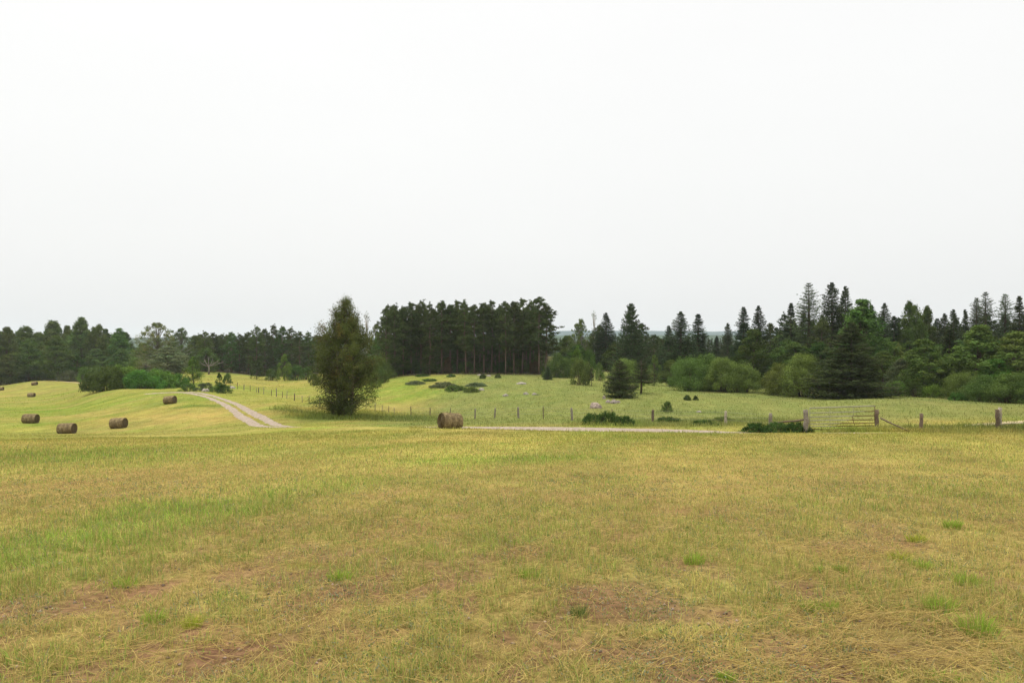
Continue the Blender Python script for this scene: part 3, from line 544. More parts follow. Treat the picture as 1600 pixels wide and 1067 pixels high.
# ------------------------------------------------------------------ the woods, tree by tree: (kind, px, distance, top row, width, leaves, label)
ROWS = [
 # far left wood, front row
 ('tall',-18,258,512,50,L_DARK,'dark broadleaf tree cut by the left edge of the photo, foremost at the wood end'),
 ('tall',10,262,511,40,L_WOOD,'dark rounded broadleaf tree, first full crown from the left edge of the left wood'),
 ('dec',40,275,510,46,L_WOOD,'dark broadleaf tree with a flat top behind the pale green pair in the left wood'),
 ('dec',82,280,501,50,L_WOOD,'tall dark broadleaf tree rising just left of the highest crown of the left wood'),
 ('tall',126,276,496,46,L_WOOD,'highest dark broadleaf crown of the left wood, above the far pale track'),
 ('dec',152,275,507,42,L_WOOD,'dark broadleaf tree leaning on the right side of the highest left wood crown'),
 ('tall',187,272,513,38,L_MID,'mid green broadleaf tree at the right end of the left wood beside the sky gap'),
 ('tall',45,258,529,44,L_MID,'lighter green tree in front at the left wood, left one of the pale pair'),
 ('tall',88,256,524,44,L_MID,'lighter green tree in front at the left wood, right one of the pale pair'),
 ('dec',66,262,540,36,L_MID,'small mid green tree squeezed between the pale pair of the left wood'),
 ('dec',16,256,552,42,L_WOOD,'low dark tree at the foot of the left wood near the left edge'),
 ('dec',150,266,545,44,L_WOOD,'low blue-green tree in front of the highest crown of the left wood'),
 ('dec',190,262,548,44,L_WOOD,'low dark tree standing in the gap between the left wood and the pale birch'),
 ('round',118,262,553,34,L_DARK,'small dark tree above the round olive bush by the far track'),
 # pale birches and neighbours left of the pine wood
 ('open',245,240,504,72,L_PALE,'large airy grey-green birch with see-through crown left of the pine wood'),
 ('open',284,245,512,44,L_PALE,'narrower pale birch touching the right side of the large airy birch'),
 ('dec',225,248,536,52,L_MID,'dull green tree in front of the large airy birch, on its left'),
 ('dec',262,225,541,58,L_GREY,'grey-green spreading tree standing right behind the sumac bushes'),
 ('dec',305,262,524,34,L_DARK,'dark broadleaf tree between the birches and the pine wood'),
 ('dec',322,240,543,38,L_MID,'olive green tree behind the dead pale tree'),
 ('round',302,170,557,28,L_BRIGHT,'small upright green tree beside the right end of the sumac bushes'),
 ('shrub',107,252,578,29,L_GREY,'round olive-grey bush beside the far pale track'),
 ('shrub',150,240,570,30,L_MID,'low mid green bush on the grassy slope behind the far track'),
 ('shrub',132,246,573,22,L_BRIGHT,'small bright bush on the slope between the olive bush and the wood'),
 # sumac clump
 ('sumac',166,152,571,48,L_BRAMBLE,'darkest sumac bush, at the left end of the sumac clump'),
 ('sumac',196,158,570,46,L_BRIGHT,'domed green sumac bush, second from the left end of the clump'),
 ('sumac',222,150,577,46,L_BRIGHT,'front green sumac bush in the middle of the clump'),
 ('sumac',248,156,576,44,L_BRIGHT,'bright green sumac bush at the right end of the clump'),
 ('sumac',272,160,583,36,L_BRIGHT,'low yellowish bush trailing off the right end of the sumac clump'),
 # weeds beside the drive
 ('shrub',292,142,597,26,L_MID,'tangled weedy shrub beside the drive where it crests the bank'),
 ('shrub',322,140,597,30,L_GREY,'grey-green weedy shrub with dead stems above the drive'),
 ('shrub',338,132,603,22,L_MID,'low weedy shrub at the foot of the two-headed sapling'),
 ('shrub',349,128,599,24,L_BRAMBLE,'dark weedy shrub right of the two-headed sapling'),
 ('round',342,136,582,15,L_DARK,'small dark sapling above the weeds beside the drive'),
 ('shrub',356,175,582,14,L_DARK,'small round dark bush in the dry meadow behind the sapling'),
 ('round',401,215,562,20,L_SPRUCE,'small dark cone shaped tree in front of the pine wood'),
 ('shrub',424,214,576,24,L_DARK,'low dark bush between the cone shaped tree and the bright maple'),
 ('round',445,212,553,23,L_BRIGHT,'bright yellow-green little maple against the dark pine wood'),
 ('shrub',462,214,570,28,L_DARK,'dark bush to the right of the bright little maple'),
 ('shrub',480,212,572,24,L_DARK,'dark bush nearest the lone tree in front of the pine wood'),
 ('shrub',492,178,582,20,L_DARK,'dark juniper bush showing on the left side of the lone tree'),
 ('shrub',490,112,627,16,L_BRAMBLE,'small ragged bush on the fence line left of the lone tree'),
 ('low',470,120,628,20,L_BRAMBLE,'low patch of weeds along the old fence left of the lone tree'),
 # behind the lone tree
 ('bare',574,210,486,26,L_GREY,'thin dying birch top showing between the lone tree and the pine stand'),
 ('open',588,205,506,34,L_PALE,'pale thin tree just right of the lone tree crown'),
 ('dec',590,195,528,42,L_MID,'mid green tree filling the gap between the lone tree and the pine stand'),
 ('willow',590,172,556,40,L_MID,'green bush at the left foot of the pine stand'),
 ('shrub',596,160,573,22,L_DARK,'dark rounded bush on the right side of the lone tree'),
 ('shrub',586,150,580,24,L_MID,'mid green bush touching the lone tree on its right'),
 # right of the pine stand
 ('willow',872,168,551,34,L_MID,'large green bush at the right foot of the pine stand'),
 ('shrub',890,172,560,20,L_MID,'green bush beside the large bush at the right end of the stand'),
 ('spr_small',856,158,572,15,L_SPRUCE,'tiny dark columnar evergreen before the right end of the pine stand'),
 ('dec',886,235,524,30,L_DARK,'dark low tree between the pine stand and the ragged birch'),
 ('open',908,218,498,42,L_MID,'ragged topped birch between the pine stand and the pointed spruces'),
 ('dec',903,205,538,42,L_DARK,'dark rounded tree below the ragged topped birch'),
 ('bare',929,225,485,22,L_PALE,'bare pale birch with a wisp of leaves on its crown'),
 ('dec',936,215,508,34,L_DARK,'dark broadleaf tree against the left side of the slim spruce'),
 ('spr',947,210,489,30,L_SPRUCE,'slim pointed spruce left of the large solitary spruce'),
 ('dec',960,200,535,40,L_DARK,'dark broadleaf tree between the slim spruce and the large spruce'),
 ('round',903,172,540,24,L_BRIGHT,'light green small tree below the ragged topped birch'),
 ('shrub',922,178,545,20,L_BRIGHT,'light green bush next to the small light green tree'),
 ('spr_wide',986,176,475,60,L_SPRUCE,'large solitary spruce with a sharp top, tallest in the middle gap'),
 ('pine',1003,185,505,34,L_PINE,'dark conifer pressed against the right side of the large solitary spruce'),
 ('shrub',907,142,558,34,L_MID,'round green shrub in the open pasture right of the pine stand'),
 ('spr_small',924,139,573,11,L_SPRUCE,'tiny spruce beside the round green shrub in the pasture'),
 ('shrub',937,160,566,16,L_MID,'small green shrub behind the tiny spruce'),
 ('willow',977,128,560,42,L_WILLOW,'light green willow behind the dark little spruce'),
 ('spr_small',968,108,563,50,L_SPRUCE,'dark blue-green little spruce behind the grey boulders'),
 ('spr_small',1002,116,561,38,L_SPRUCE,'small thin spruce with bare lower trunk right of the dark little spruce'),
 ('round',1022,150,554,24,L_MID,'small round green tree between the thin spruce and the tall pair'),
 ('pine_low',1022,210,523,40,L_PINE,'dark pine behind the small round tree in the middle gap'),
 ('pine_low',1035,230,529,36,L_PINE,'farther dark pine left of the tall pair of spruces'),
 ('spr',1045,178,509,26,L_SPRUCE,'short spruce at the left side of the tall pair'),
 ('spr',1064,172,487,44,L_SPRUCE,'left spruce of the tall pair above the long willow thicket'),
 ('spr',1091,180,491,36,L_SPRUCE,'right spruce of the tall pair above the long willow thicket'),
 ('dec',1048,150,562,34,L_DARK,'dark shady tree under the tall pair of spruces'),
 # long willow thicket
 ('willow',1078,124,557,52,L_WILLOW,'willow bush forming the left end of the long thicket'),
 ('willow',1103,126,552,52,L_WILLOW,'highest willow bush of the long thicket, left of its middle'),
 ('willow',1131,121,558,52,L_WILLOW,'willow bush just right of the middle of the long thicket'),
 ('willow',1160,120,567,48,L_WILLOW,'low willow bush forming the right end of the long thicket'),
 # right wood, left end
 ('spr',1137,190,505,20,L_SPRUCE,'small slim spruce standing alone at the left end of the right wood'),
 ('spr',1120,230,525,18,L_SPRUCE,'faint small spruce farther back beside the far wood'),
 ('spr',1162,168,480,32,L_SPRUCE,'left spruce of the pair behind the dark round maple'),
 ('spr',1185,172,478,34,L_SPRUCE,'right spruce of the pair behind the dark round maple'),
 ('pine',1203,180,505,28,L_PINE,'dark pine at the right shoulder of the maple'),
 ('dec',1178,142,514,48,L_DARK,'dark round maple standing over the end of the willow thicket'),
 ('dec',1190,150,548,40,L_DARK,'low dark tree at the foot of the round maple'),
 ('dec',1218,210,518,40,L_MID,'broadleaf tree at the low dip in the right wood skyline'),
 ('dec',1216,150,545,44,L_MID,'mid green tree beneath the low dip of the right wood'),
 ('willow',1222,114,567,46,L_WILLOW,'small willow bush left of the larger light one at the wood edge'),
 ('willow',1258,110,552,56,L_WILLOW,'larger light green willow bush beside the dark broad spruce'),
 ('dec',1240,138,535,48,L_DARK,'dark broadleaf tree behind the light willow bushes'),
 ('spr',1236,160,474,32,L_SPRUCE,'spruce immediately left of the feathery tall larch'),
 ('larch',1264,155,443,46,L_LARCH,'feathery tall larch with an airy top, above the light willow bush'),
 ('spr',1300,158,442,40,L_SPRUCE,'tallest dark spruce, right of the feathery larch'),
 ('spr',1321,160,448,34,L_SPRUCE,'tall dark spruce close on the right of the tallest one'),
 ('pine_low',1284,150,500,50,L_PINE,'dark pine filling the space below larch and tallest spruce'),
 ('tall',1347,128,468,66,L_MID,'tall pointed green tree behind the broad dark spruce'),
 ('spr_wide',1330,104,505,112,L_SPRUCE,'broad dark spruce with skirts down to the grass, behind the metal gate'),
 ('spr',1362,165,477,26,L_SPRUCE,'spruce tip peeping out right of the tall pointed green tree'),
 ('spr',1382,158,474,34,L_SPRUCE,'ragged dark spruce left of the round topped tree'),
 ('spr',1397,150,494,30,L_SPRUCE,'lower spruce between the ragged spruce and the round topped tree'),
 ('dec',1424,150,471,42,L_DARK,'round topped dark tree in the middle of the right wood skyline'),
 ('tall',1449,156,478,30,L_DARK,'narrow dark tree against the right side of the round topped tree'),
 ('dec',1398,128,534,40,L_MID,'light green crown between the broad spruce and the full maple'),
 ('dec',1380,122,548,40,L_DARK,'dark tree at the right skirt of the broad spruce'),
 ('dec',1443,108,530,60,L_MID,'full mid green maple at the edge of the right wood'),
 ('dec',1410,112,560,40,L_GREY,'olive grey small tree left of the full maple'),
 ('spr',1476,150,490,26,L_SPRUCE,'spruce tip first to the right of the narrow dark tree'),
 ('spr',1490,146,484,30,L_SPRUCE,'pointed spruce second to the right of the narrow dark tree'),
 ('spr',1508,150,484,22,L_SPRUCE,'slim spruce just left of the twin topped larch'),
 ('spr',1484,112,515,46,L_SPRUCE,'dark shady spruce between the full maple and the broad round crowned tree'),
 ('larch',1526,148,466,32,L_LARCH,'left top of the twin topped larches over the broad round crowned tree'),
 ('larch',1540,150,457,36,L_LARCH,'right and higher top of the twin topped larches over the broad round crowned tree'),
 ('larch',1571,150,460,32,L_LARCH,'feathery larch between the twin tops and the last spruce'),
 ('spr',1593,146,463,30,L_SPRUCE,'last pointed spruce on the skyline by the right edge'),
 ('spr',1618,146,470,34,L_SPRUCE,'spruce leaning into the photo from the right edge'),
 ('dec',1532,106,508,78,L_MID,'broad mid green tree with rounded crown in front of the larches'),
 ('dec',1588,104,518,70,L_MID,'green broadleaf tree at the right edge of the photo'),
 ('dec',1556,102,560,50,L_BRIGHT,'small brighter tree between the broad round tree and the right edge tree'),
 ('dec',1505,106,560,36,L_DARK,'small dark tree at the left foot of the broad round tree'),
 ('shrub',1400,106,594,34,L_BRIGHT,'green bush at the foot of the olive grey small tree'),
 ('shrub',1432,103,596,36,L_BRAMBLE,'leafy bush at the foot of the full maple, left side'),
 ('shrub',1458,101,600,30,L_BRIGHT,'bright leafy bush at the foot of the full maple, right side'),
 ('willow',1507,97,580,48,L_WILLOW,'olive willow bush under the broad round tree, left side'),
 ('willow',1540,92,585,52,L_MID,'mid green bush under the broad round tree, right side'),
 ('willow',1578,88,582,54,L_WILLOW,'willow bush near the right edge at the meadow corner'),
 ('willow',1612,87,580,56,L_MID,'bush cut by the right edge at the meadow corner'),
 ('low',1496,93,612,26,L_BRIGHT,'low nettles spilling from the wood corner onto the meadow'),
 # pasture
 ('shrub',1043,87,626,20,L_BRAMBLE,'single rounded bush in the pasture above the ditch'),
 ('low',1074,104,616,12,L_BRAMBLE,'small tufty bush in the pasture, left of two'),
 ('low',1087,104,617,9,L_BRAMBLE,'tiny tufty bush in the pasture, right of two'),
 ('low',650,150,594,34,L_GREY,'low juniper patch nearest the left foot of the pine stand'),
 ('low',672,155,591,26,L_MID,'green low juniper in front of the bare pine trunks'),
 ('low',694,140,596,44,L_GREY,'large grey-green juniper patch in the upper pasture'),
 ('low',712,132,601,36,L_MID,'green juniper patch below the large grey-green one'),
 ('low',737,128,604,26,L_MID,'green clump at the lower right end of the juniper patches'),
 ('low',745,140,597,34,L_GREY,'twiggy grey patch above the lowest juniper clump'),
 ('low',705,165,584,16,L_BRAMBLE,'small dark tuft near the pale stone under the pines'),
 ('low',754,160,584,12,L_BRAMBLE,'small dark tuft left of the middle below the pines'),
 ('low',778,162,583,10,L_BRAMBLE,'tiny dark tuft right of the middle below the pines'),
 ('low',826,118,618.5,28,L_MID,'weedy patch on the stone heap in mid pasture'),
 ('low',840,117,615,16,L_GREY,'grey weed clump at the right of the stone heap'),
 ('low',660,170,584,26,L_BRAMBLE,'dark weeds along the shade of the pine stand'),
 # brambles on the fence line
 ('low',925,63,644,36,L_BRAMBLE,'bramble bush at the fence right of the fourth wooden post, left half'),
 ('low',950,62,641,40,L_BRAMBLE,'highest bramble bush of the clump before the pasture fence'),
 ('low',976,61.5,648,34,L_BRAMBLE,'low bramble trailing right from the fence clump'),
 ('low',1183,52.5,659,50,L_BRAMBLE,'dark bramble mound at the roadside, left part'),
 ('low',1215,52,657.5,50,L_BRAMBLE,'dark bramble mound at the roadside below the log rail'),
 ('low',1246,51.5,658,44,L_BRAMBLE,'dark bramble mound around the left gate post'),
 ('low',1100,62,655,50,L_BRAMBLE,'thin green weeds in the ditch between two fence posts'),
 ('low',1045,66,650,46,L_BRAMBLE,'low weed bed in the ditch right of the squared post'),
 ('low',1130,66,650,44,L_MID,'pale green weed bed in the ditch by the light coloured post'),
]
for r_ in ROWS: plant(*r_)
# pine wood to the left of the lone tree
ordn = ['first','second','third','fourth','fifth','sixth','seventh','eighth','ninth','tenth','eleventh','twelfth','thirteenth','fourteenth','fifteenth','sixteenth','seventeenth','eighteenth','nineteenth','twentieth','twenty-first','twenty-second','twenty-third','twenty-fourth']
wood = [(320,518),(333,520),(347,522),(361,519),(374,522),(388,519),(401,510),(414,514),(427,508),(441,510),(455,512),(468,518),(482,519),(496,524)]
for i, (p_, t_) in enumerate(wood):
    plant('pine_low', p_, 252 + (i * 37 % 11), t_, 30, L_DARK if i % 3 == 0 else L_PINE, 'dark pine, %s from the left in the wood left of the lone tree' % ordn[i], 'pines of the wood left of the lone tree')
for i, p_ in enumerate(range(312, 520, 14)):
    plant('pine_low', p_, 272 + i % 4, 522 + (i * 5 % 7), 28, L_PINE, 'dark pine in the shaded second row of the wood left of the lone tree', 'second row pines of the left pine wood')
# tall central pine stand
stand = [(603,482,40),(616,476,34),(630,479,30),(642,473,32),(658,469,32),(672,474,26),(690,470,32),(703,476,26),(714,470,28),(728,469,26),(741,476,26),(756,473,28),(768,470,26),(780,475,24),(790,471,26),(803,471,28),(816,467,30),(828,469,28),(842,464,36),(853,478,40)]
for i, (p_, t_, w_) in enumerate(stand):
    k_ = 'pine_low' if i in (0, 1, 2, 5) else 'pine'
    plant(k_, p_, 178 + (i * 29 % 9), t_, w_ + 6, L_PINE, 'tall red pine, %s from the left in the central stand front' % ordn[i], 'pines of the central stand')
for r_i, (Y_, st_) in enumerate([(190, 12), (201, 13)]):
    for i, p_ in enumerate(range(606 + r_i * 6, 850 - r_i * 8, st_)):
        plant('pine_low' if (i + r_i) % 2 else 'pine', p_, Y_ + i % 3, 477 + (i * 7 % 9) + 3 * r_i, 30, L_PINE, 'dark pine standing behind the front row of the central stand', 'inner pines of the central stand')
for i, (p_, t_, w_) in enumerate([(612,556,34),(640,560,36),(668,563,30),(700,562,34),(728,564,28),(762,563,32),(790,562,30),(812,560,30),(838,560,34)]):
    plant('willow' if i < 2 else 'shrub', p_, 186, t_, w_, L_DARK if i % 2 else L_BRAMBLE, 'shaded undergrowth bush, %s from the left at the feet of the central pines' % ordn[i], 'undergrowth at the feet of the central pines')
for i, p_ in enumerate(range(618, 858, 16)):
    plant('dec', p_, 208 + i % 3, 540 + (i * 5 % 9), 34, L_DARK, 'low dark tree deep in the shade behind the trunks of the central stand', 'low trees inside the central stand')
plant('shrub', 700, 181, 557, 16, L_RUST, 'rust brown dead bush among the central pine trunks')
plant('shrub', 836, 181, 562, 18, L_RUST, 'tan dead bush behind the last trunks of the central stand')
# second ranks of the woods, glimpsed between the front trees
for i, p_ in enumerate(range(-30, 205, 15)):
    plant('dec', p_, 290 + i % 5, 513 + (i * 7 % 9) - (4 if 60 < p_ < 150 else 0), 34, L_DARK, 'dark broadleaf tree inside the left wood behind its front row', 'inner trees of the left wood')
for i, p_ in enumerate(range(1225, 1640, 15)):
    plant('spr' if i % 3 else 'pine_low', p_, 172 + (i * 13 % 17), 490 + (i * 11 % 21), 34, L_SPRUCE, 'dark conifer inside the right wood behind its front row', 'inner conifers of the right wood')
for i, p_ in enumerate(range(1232, 1640, 24)):
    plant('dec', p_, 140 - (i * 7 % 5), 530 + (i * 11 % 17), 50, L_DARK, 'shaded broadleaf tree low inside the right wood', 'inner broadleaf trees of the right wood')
for i, p_ in enumerate(range(880, 1060, 17)):
    plant('pine_low', p_, 238 + i % 6, 532 + (i * 5 % 9), 34, L_DARK, 'dark tree in the wood edge behind the solitary spruce', 'trees behind the solitary spruce')

# far-off wood on the plain, read as one mass
def far_wood():
    rg = np.random.default_rng(5); mb = MB(); rows_ = [(420, 533), (520, 530), (700, 529)]
    for Y_, t_ in rows_:
        for p_ in np.arange(840, 1260, 1067 * 3.2 / Y_):
            p = at(p_ + rg.uniform(-3, 3), Y_ + rg.uniform(-15, 15)); h = (HZ - t_ - rg.uniform(-3, 4) + 0) / F * Y_ - p[2]
            con = rg.random() < .7; n = 260; f = rg.random(n) ** .8; wd = (2.6 * (1 - f) ** .8 + .2) if con else 3.6 * np.sin((f * .9 + .08) * math.pi) ** .6
            th = rg.uniform(0, 6.28, n); rr = wd * rg.uniform(.3, 1, n); q = p + np.stack([np.cos(th) * rr, np.sin(th) * rr, f * h], 1)
            tone = rg.uniform(.6, 1.3) * rg.uniform(.8, 1.2, n); tint = np.array([1.5, .95, .8]) if rg.random() < .12 else np.array([1, 1, 1])
            cards(mb, q, .9, .7, None, tone[:, None] * tint, rg)
    tag(link('far_wood', mb.mesh('far_wood'), L_SPRUCE), 'far conifer wood on the plain before the blue hills', kind='stuff')
far_wood()

# dead pale tree before the pine wood: forked bare limbs
def dead_tree():
    rg = np.random.default_rng(12); mb = MB(); p = at(326, 222); h = 5.0
    tube(mb, [[0, 0, 0], [.1, 0, h * .3], [.0, 0, h * .55]], [.32, .26, .2], 8, BKL * .75)
    for dx, dz, r_ in [(-1.6, 1.0, .13), (3.6, .98, .14), (-.4, 1.15, .12), (2.4, .75, .1), (1.2, 1.0, .1), (-2.6, .75, .09), (4.6, .85, .08)]:
        a_ = np.array([0, 0, h * .5]); b_ = np.array([dx, rg.normal() * .6, h * dz]); m_ = (a_ + b_) / 2 + [0, 0, -.25]
        tube(mb, [a_, m_, b_], [r_ * 1.4, r_, .03], 5, BKL * .75)
        for k in range(5):
            s = m_ + (b_ - m_) * rg.random(); tube(mb, [s, s + rg.normal(size=3) * .7 + [dx * .1, 0, .4]], [.04, .015], 4, BKL * .7)
    e_ = tag(bpy.data.objects.new('dead_tree', None), 'pale dead tree with forked bare limbs against the pine wood', 'tree'); sc.collection.objects.link(e_); e_.location = p
    link('trunk', mb.mesh('trunk', True), M_BARK, e_)
dead_tree()

# the lone tree by the fence: several stems, feathery ascending foliage
def lone_tree():
    rg = np.random.default_rng(99); Y_ = 86.0; p0 = at(541, Y_); s = Y_ / F; H = (HZ - 465) * s - p0[2]
    e_ = tag(bpy.data.objects.new('lone_cedar', None), 'big olive green feathery tree standing alone by the fence and the drive', 'tree'); sc.collection.objects.link(e_); e_.location = p0
    prof = [(652,-3,4),(646,-12,8),(640,-22,12),(633,-36,22),(624,-48,40),(618,-50,48),(610,-48,52),(598,-46,52),(585,-44,50),(570,-48,48),(555,-53,50),(540,-55,48),(525,-55,42),(512,-50,34),(505,-36,27),(495,-27,20),(485,-25,17),(475,-15,11),(468,-6,6),(464,-2,3)]
    ys = np.array([q[0] for q in prof], float); L_ = np.array([q[1] for q in prof]) * s; R_ = np.array([q[2] for q in prof]) * s
    zz = (HZ - ys) * s - p0[2]; o_ = np.argsort(zz); zz, L_, R_ = zz[o_], L_[o_], R_[o_]
    tr = MB(); stems = []
    for dx, dy, tx, ty, h, r_ in [(0, 0, -.3, 0, H * .93, .36), (-.9, .25, -2.2, .8, H * .55, .2), (.55, -.2, 1.2, -.5, H * .72, .24), (-.45, -.35, -1.0, -1.2, H * .66, .2), (.2, .5, .6, 1.4, H * .6, .2), (-1.35, 0, -3.0, -.3, H * .3, .12)]:
        pth = jitter_path(np.array([dx, dy, 0.]), np.array([tx, ty, h]), 9, .09, rg); tube(tr, pth, np.linspace(r_, .03, 9), 8, BK * 1.7); stems.append(pth)
    cr = MB()
    for k in range(430):
        z = H * (.045 + .95 * rg.random() ** .92); th = rg.uniform(0, 6.283); l_, r_ = np.interp(z, zz, L_), np.interp(z, zz, R_)
        c_, s_ = math.cos(th), math.sin(th); ex = r_ if c_ > 0 else -l_; ey = (r_ - l_) / 2; rad = rg.random() ** .36 * rg.uniform(.98, 1.30) * (1.04 - .2 * z / H) * (1 + .22 * math.sin(th * 3 + z * 1.1) * math.sin(z * 1.9 + 1))
        end = np.array([ex * c_ * rad, ey * s_ * rad, z])
        # see-through pocket low on the right and a dark slit round the stem
        sx_ = end[0] / s; sy_ = HZ - (z + p0[2]) / s
        if 14 < sx_ < 36 and 604 < sy_ < 634 and rg.random() < .6: continue
        if 16 < sx_ < 60 and sy_ > 634 and rg.random() < .7: continue
        if z < H * .06 and abs(sx_) > 14: continue
        if (-50 < sx_ < -30 and 596 < sy_ < 612 or 34 < sx_ < 60 and 500 < sy_ < 522 or -60 < sx_ < -34 and 536 < sy_ < 548 or 38 < sx_ < 60 and 566 < sy_ < 578) and rg.random() < .75: continue
        st = stems[int(rg.choice(6, p=[.45, .12, .15, .12, .12, .04]))]; z1 = min(max(z - rg.uniform(.5, 2.2), .2), st[-1, 2]); b0 = np.array([np.interp(z1, st[:, 2], st[:, i]) for i in range(3)])
        mid = (b0 + end) / 2 + [0, 0, -.2]; tube(tr, [b0, mid, end], [.06, .035, .01], 4, BK)
        if abs(sx_ + 1) < 8 and end[1] < .4 and .08 * H < z < .62 * H and rg.random() < .55: continue
        hi = z / H; n = int((230 if hi < .82 else 90) * rg.uniform(.5, 1.4)); d = rg.normal(size=(n, 3)) * [.34, .34, .46]; back = rg.random(n)[:, None] ** 1.5 * .4
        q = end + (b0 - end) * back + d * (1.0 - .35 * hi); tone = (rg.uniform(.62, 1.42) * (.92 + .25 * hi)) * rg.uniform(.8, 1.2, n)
        warm = rg.uniform(.95, 1.12) if rg.random() > .08 else 1.5
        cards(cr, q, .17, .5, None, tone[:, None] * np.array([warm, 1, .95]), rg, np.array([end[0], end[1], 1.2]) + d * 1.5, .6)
    for k in range(40):     # thin leaders breaking the top outline
        x_ = rg.uniform(-2.2, 1.6); z_ = H * rg.uniform(.86, 1.0) - abs(x_) * .9; a_ = np.array([x_ * .5, 0, z_ - 1.2]); b_ = np.array([x_, rg.normal() * .8, z_ + .2]); tube(tr, [a_, b_], [.03, .008], 3, BK)
        n = 26; tt = rg.random(n)[:, None]; cards(cr, a_ + (b_ - a_) * tt + rg.normal(size=(n, 3)) * .12, .13, .45, None, rg.uniform(.9, 1.4, (n, 1)) * np.ones((1, 3)), rg)
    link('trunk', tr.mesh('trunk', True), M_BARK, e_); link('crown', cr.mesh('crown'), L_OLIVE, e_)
lone_tree()

# ------------------------------------------------------------------ stones
def rock(px, Y, w_px, h_px, label, seed, tone=(.24, .205, .17), grp=None):
    rg = np.random.default_rng(seed); n, m_ = 22, 12; th = np.linspace(0, 2 * math.pi, n, endpoint=False); ph = np.linspace(-.5, math.pi / 2, m_)
    W = w_px / F * Y / 2; Hh = h_px / F * Y; P = []
    for a_ in ph:
        for b_ in th:
            d = np.array([math.cos(a_) * math.cos(b_), math.cos(a_) * math.sin(b_), math.sin(a_)])
            k_ = 1 + .28 * (fbm(d[0] * 1.8 + seed, d[1] * 1.8 + d[2] * 2.2, 3) - .5) * 2
            P.append(d * k_ * [W, W * .8, Hh])
    P = np.array(P); i = np.arange(m_ - 1)[:, None] * n; j = np.arange(n)[None]; k_ = (j + 1) % n
    q = np.stack([i + j, i + k_, i + n + k_, i + n + j], -1).reshape(-1, 4); mb = MB(); mb.add(P, q, None, np.array(tone) * (1 + .3 * rg.uniform(-1, 1, (len(P), 1))))
    o = link('boulder', mb.mesh('boulder', True), M_ROCK, None, at(px, Y)); o.rotation_euler.z = rg.uniform(-.4, .4)
    tag(o, label, 'rock', grp)
rock(931, 91, 18.5, 9.5, 'largest round grey-brown boulder in the pasture, left of the little spruce', 1, (.27, .215, .175))
rock(950, 99, 9, 4.5, 'small boulder at the left end of the row under the little spruce', 2)
rock(959, 98, 12, 6, 'middle grey boulder of the row under the little spruce', 3)
rock(966, 99, 7, 4, 'small boulder at the right end of the row under the little spruce', 4)
rock(944, 106, 6, 5, 'small pinkish boulder higher up behind the largest one', 5)
for i, (a_, b_, w_, h_, l_) in enumerate([(790,118,10,3.5,'pale flat stone in mid pasture left of the weedy stone heap'),(822,119,9,4,'grey stone at the left of the weedy stone heap'),(835,117,8,3.5,'grey stone at the right of the weedy stone heap'),
      (815,145,18,3,'wide pale rock outcrop barely above the grass in mid pasture'),(703,165,6,2.2,'small white stone by the dark tuft under the pines'),(763,168,8,2,'long white stone in the grass below the pines'),(749,170,8,2,'white stone left of the long one below the pines'),
      (752,131,10,3.5,'whitish stone in the twiggy patch at the right of the junipers'),(875,190,7,3,'pale stone beside the big bush at the right end of the stand'),(363,150,10,3.5,'pale flat stone beside the first posts of the old fence'),(321,137,12,5,'pale driftwood coloured stone in the weeds above the drive'),(1092,86,9,2,'pale flat stone in the grass beside the two tufty bushes')]):
    rock(a_, b_, w_, h_, l_, 20 + i, (.27, .24, .20))

